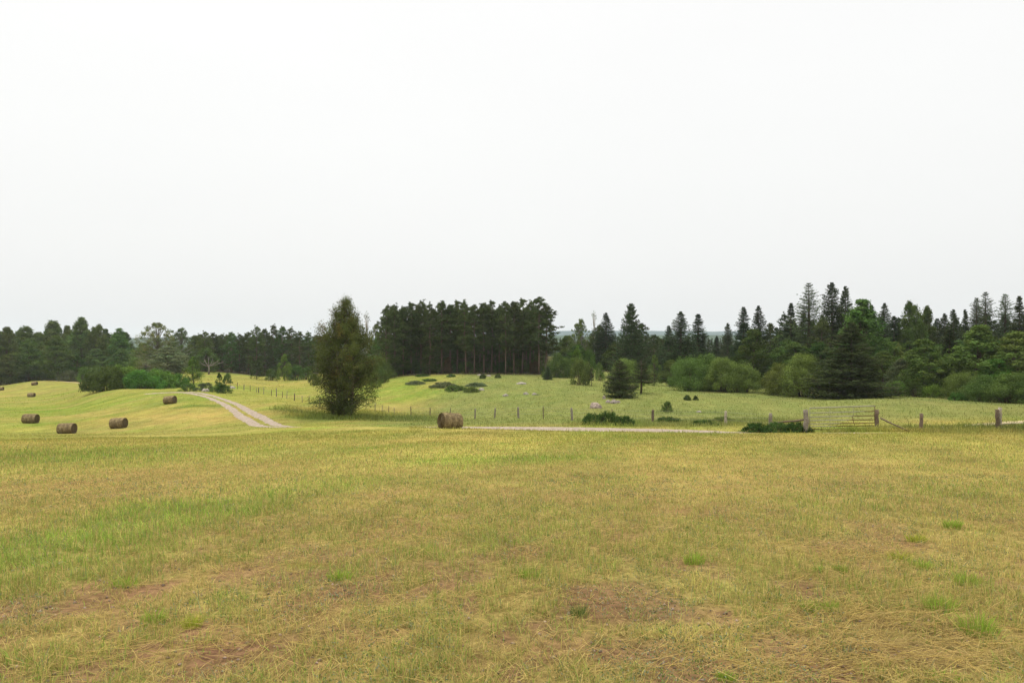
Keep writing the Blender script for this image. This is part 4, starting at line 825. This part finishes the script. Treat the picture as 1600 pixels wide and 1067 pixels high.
# ------------------------------------------------------------------ hay bales
def bale_mesh(seed, dia=1.27, L=1.58, det=1.0):
    rg = np.random.default_rng(seed); na, nx = int(110 * det), int(46 * det); R0 = dia / 2; mb = MB()
    xs = np.linspace(-L / 2, L / 2, nx); th = np.linspace(0, 2 * math.pi, na, endpoint=False); X, A = np.meshgrid(xs, th, indexing='ij')
    rr = R0 * (1 - .07 * np.abs(X / (L / 2)) ** 8) + .022 * (fbm(X * 9 + seed, A * 5, 3) - .5) * 2 + .012 * (fbm(X * 30 + seed, A * 2.2, 2) - .5) * 2
    yy, z_ = rr * np.cos(A), rr * np.sin(A); z_ = np.where(z_ < -R0 * .86, -R0 * .86 + (z_ + R0 * .86) * .15, z_) + .0; yy = yy * (1 + .03 * np.clip(-z_ / R0, 0, 1))
    tone = .72 + .6 * fbm(X * 24 + seed * 3, A * 2.0, 3); base = np.array([.150, .112, .062]); strawc = np.array([.26, .20, .105])
    f = sstep(.45, .75, fbm(X * 7 + 3, A * 3 + seed, 3)).ravel()[:, None]; c = (base * (1 - f) + strawc * f) * tone.ravel()[:, None]
    i = np.arange(nx - 1)[:, None] * na; j = np.arange(na)[None]; k_ = (j + 1) % na
    mb.add(np.stack([X.ravel(), yy.ravel(), z_.ravel()], 1), np.stack([i + j, i + k_, i + na + k_, i + na + j], -1).reshape(-1, 4), None, c)
    for sg, ix in ((-1, 0), (1, nx - 1)):
        nr = int(26 * det); edge = np.stack([xs[ix] * np.ones(na), yy[ix], z_[ix]], 1); r_ = np.linspace(1, 0.02, nr); P = []; C = []
        for q in r_:
            sp = (q * 11 + th / (2 * math.pi)) % 1.0; bump = .028 * np.sin(sp * 2 * math.pi) + .02 * (fbm(np.cos(th) * q * 8 + 9, np.sin(th) * q * 8 + seed, 3) - .5)
            P.append(np.stack([xs[ix] + sg * (bump + .05 * (1 - q ** 4)), edge[:, 1] * q, edge[:, 2] * q], 1))
            tn = (.62 + .25 * np.sin(sp * 2 * math.pi) + .5 * (fbm(th * 4, th * 0 + q * 30, 2) - .3)); C.append(base[None] * 1.05 * tn[:, None])
        i = np.arange(nr - 1)[:, None] * na; mb.add(np.vstack(P), np.stack([i + j, i + k_, i + na + k_, i + na + j], -1).reshape(-1, 4)[:, ::sg], None, np.vstack(C))
    body = mb.mesh('hay_roll', False)
    st = MB(); n = int(1500 * det); a_ = rg.uniform(0, 6.283, n); x_ = rg.uniform(-L / 2, L / 2, n); p = np.stack([x_, R0 * 1.0 * np.cos(a_), R0 * 1.0 * np.sin(a_)], 1); ok = p[:, 2] > -R0 * .82; p, a_ = p[ok], a_[ok]; n = len(p)
    ax = np.stack([rg.normal(size=n) * .5, -np.sin(a_), np.cos(a_)], 1) + rg.normal(size=(n, 3)) * .35
    cards(st, p, .11, .07, ax, rg.uniform(.6, 1.5, (n, 1)) * np.array([[.24, .18, .09]]), rg)
    return body, st.mesh('loose_straw')
bm = [bale_mesh(5, 1.25, 1.5, 1.6), bale_mesh(6), bale_mesh(8)]
def bale(px, py, Y, rz, v, label):
    p = at(px, Y); e_ = tag(bpy.data.objects.new('hay_bale', None), label, 'hay bale', 'round hay bales in the mown field'); sc.collection.objects.link(e_)
    e_.location = (p[0], p[1], p[2] - .02); 
    slope = (T(p[0] + .7 * math.cos(rz), p[1] + .7 * math.sin(rz)) - T(p[0] - .7 * math.cos(rz), p[1] - .7 * math.sin(rz))) / 1.4
    e_.rotation_euler = (0, -math.atan(float(slope)), rz)
    o = link('hay_roll', bm[v][0], M_HAY, e_, (0, 0, .56)); o2 = link('loose_straw', bm[v][1], M_BLADE, e_, (0, 0, .56))
bale(702.5, 669, 50, R(34), 0, 'nearest and largest round hay bale, with its coiled end showing, beside the drive')
bale(104.5, 678, 76, R(2), 1, 'round hay bale in the middle of the front left trio')
bale(185.5, 673, 80, R(-3), 2, 'round hay bale at the right of the front left trio')
bale(47.5, 661, 88, R(4), 1, 'round hay bale at the left of the front left trio')
bale(266, 628, 104, R(-8), 2, 'lone round hay bale near the top of the bank below the drive')
bale(49, 621, 190, R(3), 1, 'distant round hay bale, lower of the two stacked in line on the far slope')
bale(54, 607, 232, R(-4), 2, 'tiny distant round hay bale, higher of the two in line on the far slope')
bale(1, 611, 226, R(5), 1, 'distant round hay bale cut by the left edge of the photo')

# ------------------------------------------------------------------ fences and gate
WD = np.array([.20, .172, .135]); WDD = np.array([.125, .092, .066]); WDL = np.array([.34, .29, .22])
def new_thing(name, label, cat, loc, group=None):
    e_ = tag(bpy.data.objects.new(name, None), label, cat, group); sc.collection.objects.link(e_); e_.location = loc; return e_
def post_part(parent, px, Y, h, r_, c, lean=(0, 0), sq=False, lab=None):
    p = at(px, Y) - np.array(parent.location); mb = MB(); n = 7; z = np.linspace(-.15, h, n)
    pts = np.stack([p[0] + lean[0] * z + rng.normal(size=n) * r_ * .08, p[1] + lean[1] * z, p[2] + z], 1)
    tube(mb, pts, np.r_[np.linspace(r_ * 1.08, r_ * .95, n - 1), r_ * .8], 5 if sq else 9, None, .10)
    V = np.concatenate(mb.v); g = (.75 + .5 * vnoise(V[:, 0] * 40 + 3, V[:, 2] * 3))[:, None]; mb.c = [np.asarray(c) * g * np.ones((len(V), 3))]
    o = link('post', mb.mesh('post'), M_WOOD, parent)
    if lab: o['label'] = lab
    return p + [lean[0] * h, lean[1] * h, h]
def wire_part(parent, A, B, sag=.04, r_=.006, c=(.22, .21, .2)):
    t = np.linspace(0, 1, 9)[:, None]; P = A * (1 - t) + B * t; P[:, 2] -= sag * 4 * (t * (1 - t))[:, 0]; mb = MB(); tube(mb, P, r_, 3, np.array(c)); link('wire', mb.mesh('wire'), M_METAL, parent)
# old fence running down from the upper left
f1 = new_thing('wire_fence', 'old wire fence of crooked thin posts running behind the lone tree', 'fence', at(430, 135))
F1 = [(360,152,.9),(371,148,1.4),(381,145,1.2),(391,140,1.3),(401,138,1.0),(404,137,1.1),(412,133,1.4),(424,128,1.2),(432,126,1.6),(441,124,1.1),(448,122,1.4),(460,118,1.3),(472,115,1.1),(483,113,1.3),(500,110,1.2)]
prev = None
for i, (p_, y_, h_) in enumerate(F1):
    tp = post_part(f1, p_, y_, h_, .055 + .03 * (i % 3 == 2), WDD if i % 2 else WD, (rng.normal() * .06, 0))
    if prev is not None: wire_part(f1, prev - [0, 0, .15], tp - [0, 0, .15]); wire_part(f1, prev - [0, 0, .55], tp - [0, 0, .55])
    prev = tp
f2 = new_thing('wire_fence', 'wire fence of spaced wooden posts between the drive and the pasture', 'fence', at(900, 70))
F2 = [(556,103,1.2,.04,WD),(572,102,1.1,.04,WDD),(586,101,1.2,.05,WD),(597,100,1.1,.04,WD),(607,99,1.2,.04,WDD),(616,98,1.1,.04,WD),(642,97,1.45,.06,WDD),(672,94,1.3,.06,WDD),(703,88,1.5,.05,WDD),(742,86,1.3,.09,WD),(773,84,1.25,.10,WD),(810,78,1.3,.12,WD),(849,74,1.4,.05,WDD),(894,70,1.3,.12,WD),(957,68,1.3,.04,WDD),(1020,66,1.3,.13,WDD),(1134,63,1.25,.12,WDL),(1204,57,1.25,.15,WD)]
prev = None
for i, (p_, y_, h_, r_, c_) in enumerate(F2):
    tp = post_part(f2, p_, y_, h_, r_, c_, (rng.normal() * .035, 0), sq=(p_ == 1020))
    if prev is not None:
        for dz in (.1, .45, .8): wire_part(f2, prev - [0, 0, dz], tp - [0, 0, dz])
    prev = tp
# gate posts, log rail, gate, leaning pole
def beam(mb, A, B, r0, r1, c, seg=8, n=8, wob=.12):
    t = np.linspace(0, 1, n)[:, None]; P = np.asarray(A) * (1 - t) + np.asarray(B) * t; P[1:-1] += rng.normal(size=(n - 2, 3)) * r0 * .12
    k0 = len(mb.v); tube(mb, P, np.linspace(r0, r1, n), seg, None, wob); V = mb.v[k0]; mb.c[k0] = np.asarray(c) * (.7 + .6 * vnoise(V[:, 0] * 6 + V[:, 2] * 30, V[:, 2] * 3 + V[:, 1] * 9))[:, None]
def one_post(px, Y, h, r_, c, label, lean=0, seg=9):
    p = at(px, Y); mb = MB(); beam(mb, [0, 0, -.2], [lean * h, 0, h], r_ * 1.05, r_ * .92, c, seg); o = link('fence_post', mb.mesh('fence_post'), M_WOOD, None, p)
    return tag(o, label, 'post')
one_post(1259, 51, 1.72, .19, WD, 'thick grey timber gate post at the left end of the metal gate')
one_post(1370, 51, 1.48, .15, WDD * 1.2, 'brown timber gate post at the right end of the metal gate')
one_post(1439.5, 49.5, 1.25, .125, WDD * 1.35, 'lone rough wooden post between the gate and the double post')
dp = new_thing('double_post', 'two old timber posts standing tight together near the right edge', 'post', at(1561, 49.5))
for dx, dy, h_, c_ in ((-.13, 0, 1.45, WDD), (.13, .06, 1.58, WDL * .85)):
    mb = MB(); beam(mb, [dx, dy, -.2], [dx * 1.05, dy, h_], .125, .115, c_); link('post', mb.mesh('post'), M_WOOD, dp)
p = at(1205, 56.5); q = at(1259, 51.2); mb = MB(); beam(mb, [0, 0, .45], [q[0] - p[0] - .15, q[1] - p[1], q[2] - p[2] + .95], .085, .07, WDD * 1.2)
tag(link('log_rail', mb.mesh('log_rail'), M_WOOD, None, p), 'grey log rail reaching from the thick gate post to the next fence post', 'rail')
p = at(1372, 50.6); q = at(1421, 48.6); mb = MB(); beam(mb, [.12, -.1, .88], [q[0] - p[0], q[1] - p[1], q[2] - p[2] + .05], .06, .045, WDD)
for s_ in (.35, .6): c0 = np.array([.12, -.1, .88]) * (1 - s_) + np.array([q[0] - p[0], q[1] - p[1], q[2] - p[2] + .05]) * s_; tube(mb, [c0, c0 + [.1, 0, .14]], [.025, .012], 5, WDD)
tag(link('leaning_pole', mb.mesh('leaning_pole'), M_WOOD, None, p), 'rough fallen pole slanting from the right gate post down to the grass', 'pole')
f3 = new_thing('rail_fence', 'single pale rail running right from the double post', 'fence', at(1600, 49.5))
A = at(1567, 49.5) - np.array(f3.location) + [0, 0, .42]; B = at(1720, 52) - np.array(f3.location) + [0, 0, .42]
mb = MB(); beam(mb, A, B, .03, .03, WDL, 6, 10); link('rail', mb.mesh('rail'), M_WOOD, f3); post_part(f3, 1722, 52, 1.3, .12, WD)
GL = np.array([.27, .25, .20]); RU = np.array([.10, .050, .028])
gp = new_thing('metal_gate', 'sagging tubular farm gate with pale and rusty rails between two timber posts', 'gate', at(1317, 51))
gA = at(1265.5, 51) - np.array(gp.location); gB = at(1367, 51) - np.array(gp.location)
GT = -(637.5 - HZ) / F * 51 - (gA[2] + gp.location.z); GT2 = -(634 - HZ) / F * 51 - (gB[2] + gp.location.z)
rows_y = [(637.5, 634.3, 9), (645.3, 642.3, .86), (651.5, 649.3, .66), (657, 655.5, .58), (662.5, 660.5, .45), (666.5, 664.8, .38), (670.5, 672.5, .05)]
for k, (ya, yb, rust) in enumerate(rows_y):
    a_ = gA.copy(); b_ = gB.copy(); a_[2] = -(ya - HZ) / F * 51 - gp.location.z; b_[2] = -(yb - HZ) / F * 51 - gp.location.z
    if k == 6: b_ = a_ + (b_ - a_) * .46
    if k == 5: a_ = a_ + (b_ - a_) * .0
    t = np.linspace(0, 1, 15)[:, None]; P = a_ * (1 - t) + b_ * t; P[1:-1, 2] += rng.normal(size=13) * .006; mb = MB(); tube(mb, P, .042 if k == 0 else .032, 6, None)
    V = mb.v[0]; tt = (V[:, 0] - a_[0]) / (b_[0] - a_[0]); f = sstep(rust - .06, rust + .06, tt + .1 * (vnoise(V[:, 0] * 5, V[:, 2] * 9) - .5))[:, None]
    mb.c = [GL * (1 - f) + RU * f]; link('rail', mb.mesh('rail'), M_METAL, gp)
for t_, c_, r_, y0, y1 in ((.0, GL * .8, .026, 637.5, 671.5), (.31, GL * .8, .012, 637, 671), (.67, GL * .85, .014, 635.3, 650), (.675, RU, .022, 650, 664), (1.0, RU, .026, 634.3, 665)):
    a_ = gA * (1 - t_) + gB * t_; A = a_.copy(); B = a_.copy(); A[2] = -(y0 - HZ) / F * 51 - gp.location.z; B[2] = -(y1 - HZ) / F * 51 - gp.location.z
    if .6 < t_ < .8 and y0 > 640: A[0] -= .12; B[0] += .06
    mb = MB(); tube(mb, [A, (A + B) / 2, B], r_, 6, c_); link('upright', mb.mesh('upright'), M_METAL, gp)

# ------------------------------------------------------------------ grass
def blades(n, Ylo, Yhi, seed, pxr=(-170, 1770), hmul=1.0, keep=None, name='grass', label='', hl=(.035, .11), wk=.00062, tall=0.02, flat=False):
    rg = np.random.default_rng(seed)
    Y = np.exp(rg.uniform(math.log(Ylo), math.log(Yhi), n)); px = rg.uniform(*pxr, n); x = (px - 800) / F * (Y + (4.0 if Ylo < 10 else 0))
    if keep is not None: k = keep(x, Y, rg); x, Y = x[k], Y[k]
    c, g, d, s, dk = ground_col(x, Y)
    k = rg.random(len(x)) > s * .93; x, Y, c, g, d, s, dk = x[k], Y[k], c[k], g[k], d[k], s[k], dk[k]; n = len(x)
    cl = fbm(x * 5 + 3, Y * 5, 2); 
    k = rg.random(n) < (.25 + 1.3 * sstep(.36, .60, cl)) + sstep(8, 22, Y); x, Y, c, g, d, s, dk, cl = [q[k] for q in (x, Y, c, g, d, s, dk, cl)]; n = len(x)
    h = rg.uniform(hl[0], hl[1], n) * (.6 + .8 * cl) * (.8 + .5 * g + .8 * dk) * hmul * np.where(rg.random(n) < tall, 2.0, 1)
    h *= (1 + .35 * sstep(12, 45, Y)) * (1 - .55 * sstep(40, 48, Y) * (Y < 56) * (name in ('meadow_grass', 'field_grass')))
    wdt = np.maximum(.0042, Y * wk) * rg.uniform(.7, 1.3, n)
    z = T(x, Y) - (.012 if not flat else .0) + (rg.uniform(0, .022, n) if flat else 0); th = rg.uniform(0, 6.283, n); ln = np.abs(rg.normal(size=n)) * .55 + .1 + .5 * (d > .6) * rg.random(n)
    if flat: ln = rg.uniform(2, 7, n); col0 = None
    dx, dy = np.cos(th) * ln, np.sin(th) * ln; b = th + rg.uniform(-.9, .9, n) + 1.57; bx, by = np.cos(b) * wdt / 2, np.sin(b) * wdt / 2
    hh = h / np.sqrt(1 + ln ** 2)
    v0 = np.stack([x - bx, Y - by, z], 1); v1 = np.stack([x + bx, Y + by, z], 1)
    mx_, my_, mz_ = x + dx * hh * .38, Y + dy * hh * .38, z + hh * .62
    v2 = np.stack([mx_ + bx * .8, my_ + by * .8, mz_], 1); v3 = np.stack([mx_ - bx * .8, my_ - by * .8, mz_], 1); v4 = np.stack([x + dx * hh * 1.15, Y + dy * hh * 1.15, z + hh * rg.uniform(.85, 1.05, n)], 1)
    V = np.stack([v0, v1, v2, v3, v4], 1).reshape(-1, 3); b0 = np.arange(n) * 5
    q = np.stack([b0, b0 + 1, b0 + 2, b0 + 3], 1); t = np.stack([b0 + 3, b0 + 2, b0 + 4], 1)
    r_ = rg.random(n); near = 1 - sstep(14, 45, Y)
    col = c * rg.uniform(.72, 1.35, n)[:, None] * (1.62 - .40 * sstep(14, 40, Y) + .05 * sstep(52, 90, Y))[:, None]
    dryb = r_ < ((.22 + .45 * d) * near if not flat else .85); col[dryb] = (C_STRAW * (1.25 - .55 * rg.random((dryb.sum(), 1))) * rg.uniform(.7, 1.15, (dryb.sum(), 1)))
    grb = (r_ > 1 - .35 * (.4 + g) * near); col[grb] = C_GRN * rg.uniform(.95, 1.75, (grb.sum(), 1)) * np.array([1.1, 1.05, 1.3])
    bl = (rg.random(n) < .05 * near); col[bl] = np.array([.17, .21, .11]) * rg.uniform(.8, 1.3, (bl.sum(), 1))
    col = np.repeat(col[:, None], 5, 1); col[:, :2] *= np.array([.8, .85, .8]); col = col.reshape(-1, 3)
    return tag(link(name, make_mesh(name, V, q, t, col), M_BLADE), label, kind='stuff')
blades(210000, 2.6, 20, 49, name='thatch', label='matted dead grass lying between the green stubble', hl=(.05, .15), wk=.0005, flat=True)
def off_road(x, Y, rg):
    k = np.ones(len(x), bool); Q = np.array(catmull([((p - 800) / F * y, y) for p, y in [(1440,51),(1480,52),(1530,53.5),(1600,57),(1700,61),(1800,66)]], 6)); m = (Y > 49) & (Y < 68) & (x > 28); ii = np.where(m)[0]
    if len(ii): k[ii] = np.min(np.hypot(x[ii][:, None] - Q[None, :, 0], Y[ii][:, None] - Q[None, :, 1]), 1) > 1.0
    P = np.array(catmull([((p - 800) / F * y, y) for p, y in ROADPTS], 12))
    m = (Y > 44) & (Y < 135); idx = np.where(m)[0]
    if len(idx):
        for lo in range(0, len(idx), 40000):
            ii = idx[lo:lo + 40000]; dd = np.min(np.hypot(x[ii][:, None] - P[None, :, 0], Y[ii][:, None] - P[None, :, 1]), 1)
            k[ii] = ~((dd > .32) & (dd < 1.42)) & ~((dd < 2.0) & (x[ii] > -9))
    return k
GN = 1.0
blades(int(620000 * GN), 2.6, 46, 41, pxr=(-90, 1690), name='meadow_grass', label='mown stubble grass of the near hay field', wk=.00066)
blades(90000, 2.6, 12, 47, name='wild_grass', label='longer scattered blades among the stubble nearest the camera', hl=(.07, .17), wk=.0005)
def pk(x, Y, rg):
    k = off_road(x, Y, rg) & (fbm(x * .6, Y * .6, 3) + .22 * (x > -14) > rg.uniform(.35, .75, len(x)))
    return k & ~((Y < 150) & (x < -9 - (Y - 60) * .15))
blades(150000, 46, 210, 43, name='pasture_grass', label='uneven grass of the rough pasture beyond the fence', hl=(.05, .16), keep=pk, wk=.0006, tall=.04)
def soft(px0, px1, Y0, Y1, f=.2):
    def k(x, Y, rg):
        p = 800 + F * x / Y; a_ = (p - px0) / (px1 - px0); b_ = (Y - Y0) / (Y1 - Y0)
        w_ = np.clip(np.minimum(a_, 1 - a_) / f, 0, 1) * np.clip(np.minimum(b_, 1 - b_) / .35, 0, 1)
        return (w_ * (.5 + fbm(x * .9, Y * .9, 3)) > rg.uniform(.15, 1, len(x))) & off_road(x, Y, rg)
    return k
blades(26000, 46.8, 51.6, 44, pxr=(1255, 1900), hl=(.12, .30), name='tall_grass', label='taller green grass left unmown along the gate and posts', keep=soft(1250, 1900, 46.6, 51.8, .12), wk=.0006)
blades(22000, 58, 70, 45, pxr=(860, 1290), hl=(.12, .32), name='ditch_grass', label='lush green grass in the ditch behind the gravel drive', keep=soft(860, 1290, 58, 70), wk=.0006)
blades(30000, 76, 106, 46, pxr=(410, 720), hl=(.10, .34), name='shade_grass', label='long green grass under and beside the lone tree', keep=soft(410, 720, 76, 106), wk=.0006)
def mown(x, Y, rg):
    k = ((Y < 60) | (x < -9 - (Y - 60) * .15)) & off_road(x, Y, rg)
    return k & (rg.random(len(x)) > sstep(110, 175, Y))
blades(120000, 44, 175, 48, name='field_grass', label='mown grass of the hay field reaching down to the bales and the drive', hl=(.03, .09), keep=mown, wk=.0005)

# leafy clover and vetch rosettes in the stubble, cut straw lying on it
def litter():
    rg = np.random.default_rng(61); mb = MB()
    def stems(px, py, spread, n, ang, curl, L=(.10, .45)):
        c = hit(px, py); x = c[0] + rg.normal(size=n) * spread; Y = c[1] + rg.normal(size=n) * spread * .8; a_ = ang + rg.normal(size=n) * .55; l_ = rg.uniform(*L, n) * rg.uniform(.5, 1, n)
        for i in range(n):
            t = np.linspace(-.5, .5, 5); aa = a_[i] + curl * t; X = x[i] + np.cumsum(np.cos(aa)) * l_[i] / 5; YY = Y[i] + np.cumsum(np.sin(aa)) * l_[i] / 5
            z = T(X, YY) + .02 + rg.uniform(0, .035) + t * rg.normal() * .05; z = np.maximum(z, T(X, YY) + .004); cc = C_STRAW * rg.uniform(.6, 1.35) * np.array([1, rg.uniform(.92, 1.02), rg.uniform(.8, 1.1)])
            w_ = max(.0015, Y[i] * .00022) * rg.uniform(.7, 1.3); tube(mb, np.stack([X, YY, z], 1), w_, 3, cc)
    for px, py, sp, n, an in [(1320, 870, .35, 260, .1), (1290, 905, .35, 200, .2), (1400, 935, .32, 240, -.25), (1330, 960, .3, 260, .05), (1230, 970, .3, 200, .0), (1420, 985, .3, 240, .4), (1330, 1020, .28, 280, .1), (1500, 1020, .3, 220, -.5), (1250, 1045, .26, 260, .1), (1420, 1055, .26, 220, .2), (1560, 960, .3, 120, .9),
                              (1120, 1040, .3, 120, .1), (960, 1040, .3, 110, .3), (200, 1000, .5, 160, .3), (350, 890, .6, 160, .2), (560, 840, .8, 140, .3), (80, 1040, .35, 140, .4), (650, 940, .6, 120, .3), (1100, 850, .8, 120, 0), (420, 1020, .5, 140, .2), (800, 900, .9, 160, .3)]:
        stems(px, py, sp, n, an, rg.uniform(-.9, .9))
    stems(800, 850, 2.5, 900, .2, .3, (.08, .3)); stems(700, 1000, 1.4, 700, .2, .4, (.06, .22)); stems(1300, 850, 1.4, 500, .1, .4, (.08, .3))
    tag(link('straw_litter', mb.mesh('straw_litter'), M_BLADE), 'loose cut straw lying on the stubble', kind='stuff')
    mb = MB(); n = 9000; Y = np.exp(rg.uniform(math.log(3.3), math.log(16), n)); x = (rg.uniform(-150, 1750, n) - 800) / F * Y
    k = fbm(x * 1.3 + 8, Y * 1.3, 3) > .50; x, Y = x[k], Y[k]
    for _ in range(1):
        m_ = 9; X = np.repeat(x, m_) + rg.normal(size=len(x) * m_) * .035; YY = np.repeat(Y, m_) + rg.normal(size=len(x) * m_) * .035; Z = T(X, YY) + rg.uniform(.01, .075, len(X))
        tone = rg.uniform(.7, 1.3, (len(X), 1)); base = np.where(rg.random((len(X), 1)) < .35, np.array([[.22, .24, .15]]), np.array([[.13, .17, .05]]))
        cards(mb, np.stack([X, YY, Z], 1), np.maximum(.016, YY * .0018), .55, rg.normal(size=(len(X), 3)) + [0, 0, .3], tone * base, rg)
    tag(link('clover', mb.mesh('clover'), M_BLADE), 'grey-green clover and vetch leaves among the stubble', kind='stuff')
    mb = MB(); n = 2600; Y = np.exp(rg.uniform(math.log(3.3), math.log(13), n)); x = (rg.uniform(-150, 1750, n) - 800) / F * Y; s = ground_col(x, Y)[3]; k = s > .25; x, Y = x[k], Y[k]
    for X_, Y_ in zip(x, Y):
        r_ = rg.uniform(.006, .02); P = np.array([[1,0,0],[0,1,0],[-1,0,0],[0,-1,0],[0,0,.8],[0,0,-.5]]) * r_ * rg.uniform(.6, 1.3, (6, 3)) + [X_, Y_, float(T(X_, Y_)) + r_ * .25]
        mb.add(P, None, [[0,1,4],[1,2,4],[2,3,4],[3,0,4],[1,0,5],[2,1,5],[3,2,5],[0,3,5]], np.array([.26, .19, .14]) * rg.uniform(.5, 1.3))
    tag(link('pebbles', mb.mesh('pebbles'), M_ROCK), 'clods and pebbles on the bare soil patches', kind='stuff')
litter()
def tuft(px, py, wpx, hpx, label, col=(.17, .25, .035), n=260, seed=0):
    rg = np.random.default_rng(seed); c = hit(px, py); Y_ = c[1]; W = wpx / F * Y_ / 2; Hh = hpx / F * Y_; mb = MB(); V = []; C = []
    r_ = np.sqrt(rg.random(n)) ; th = rg.uniform(0, 6.283, n); x = W * r_ * np.cos(th) * .8; y = W * r_ * np.sin(th) * .7; h = Hh * rg.uniform(.55, 1.15, n) * (1 - .35 * r_); ln = .25 + .5 * r_ * rg.random(n); a_ = th + rg.normal(size=n) * .6
    z = T(c[0] + x, c[1] + y) - c[2] - .01; wd = np.full(n, max(.004, Y_ * .0007)); b = rg.uniform(0, 3.14, n); bx, by = np.cos(b) * wd / 2, np.sin(b) * wd / 2; dx, dy = np.cos(a_) * ln * h, np.sin(a_) * ln * h
    v = np.stack([np.stack([x - bx, y - by, z], 1), np.stack([x + bx, y + by, z], 1), np.stack([x + dx * .4 + bx * .8, y + dy * .4 + by * .8, z + h * .6], 1), np.stack([x + dx * .4 - bx * .8, y + dy * .4 - by * .8, z + h * .6], 1), np.stack([x + dx * 1.2, y + dy * 1.2, z + h * .98], 1)], 1).reshape(-1, 3)
    b0 = np.arange(n) * 5; cc = np.array(col) * rg.uniform(.7, 1.3, (n, 1)); yl = rg.random(n) < .2; cc[yl] = np.array([.30, .30, .07]) * rg.uniform(.8, 1.1, (yl.sum(), 1))
    mb.add(v, np.stack([b0, b0 + 1, b0 + 2, b0 + 3], 1), np.stack([b0 + 3, b0 + 2, b0 + 4], 1), np.repeat(cc, 5, 0))
    tag(link('grass_tuft', mb.mesh('grass_tuft'), M_BLADE, None, c), label, 'grass tuft')
YG = (.36, .40, .05)
for i, a_ in enumerate([(828,902,38,20,'small bright green tuft alone in the middle of the dry stubble'),(1278,895,16,15,'smaller tuft of the two side by side left of the straw'),(1314,894,22,16,'larger tuft of the two side by side left of the straw'),
      (1407,876,40,22,'yellow-green tuft at the left end of the long tuft patch',YG),(1438,888,40,20,'green tuft at the right end of the long tuft patch'),(1512,914,52,26,'wide low green tuft third from the bottom right corner'),(1470,955,52,36,'bright green tuft second from the bottom right corner'),(1528,990,66,44,'biggest bright green tuft near the bottom right corner'),
      (1432,846,34,18,'yellow-green tuft above the long tuft patch',YG),(1488,826,28,22,'small green tuft highest of the right side'),(1265,955,30,22,'thin green tuft left of the straw swirls'),(1298,955,28,22,'thin green tuft inside the straw swirls'),(1470,1066,90,24,'green tufts cut by the bottom edge right of the middle'),
      (530,905,44,20,'green tuft at the left between two brown strips'),(240,975,40,34,'pale green tuft low in the left quarter'),(300,980,36,26,'yellow-green tuft low in the left quarter right of the pale one',YG),(195,915,50,20,'green tuft below the bright green strip on the left'),(1085,880,40,24,'green tuft left of the straw heap'),(905,960,34,20,'dull green tuft in the stubble near the bottom right of the middle',(.13,.18,.05)),(1135,1062,40,20,'green sprig at the bottom edge, middle right')]):
    tuft(a_[0], a_[1], a_[2], a_[3], a_[4], a_[5] if len(a_) > 5 else (.26, .38, .05), 200, 200 + i)

# ------------------------------------------------------------------ haze: one closed box of even air
bx_ = MB(); x0, x1, y0, y1, z0, z1 = -14000, 14000, -60, 5200, -90, 82
hv = np.array([[x, y, z] for x in (x0, x1) for y in (y0, y1) for z in (z0, z1)], float)
bx_.add(hv, [[0,1,3,2],[4,6,7,5],[0,4,5,1],[2,3,7,6],[0,2,6,4],[1,5,7,3]])
hm = bpy.data.materials.new('haze'); hm.use_nodes = True; ht = hm.node_tree; ht.nodes.clear()
ho = N(ht, 'ShaderNodeOutputMaterial'); pv = N(ht, 'ShaderNodeVolumePrincipled'); pv.inputs['Color'].default_value = (.86, .93, 1, 1); pv.inputs['Density'].default_value = HAZE = 1.0e-4; pv.inputs['Anisotropy'].default_value = .2
ht.links.new(pv.outputs[0], ho.inputs['Volume'])
tag(link('haze', bx_.mesh('haze'), hm), 'thin summer haze over the plain and hills', kind='stuff')
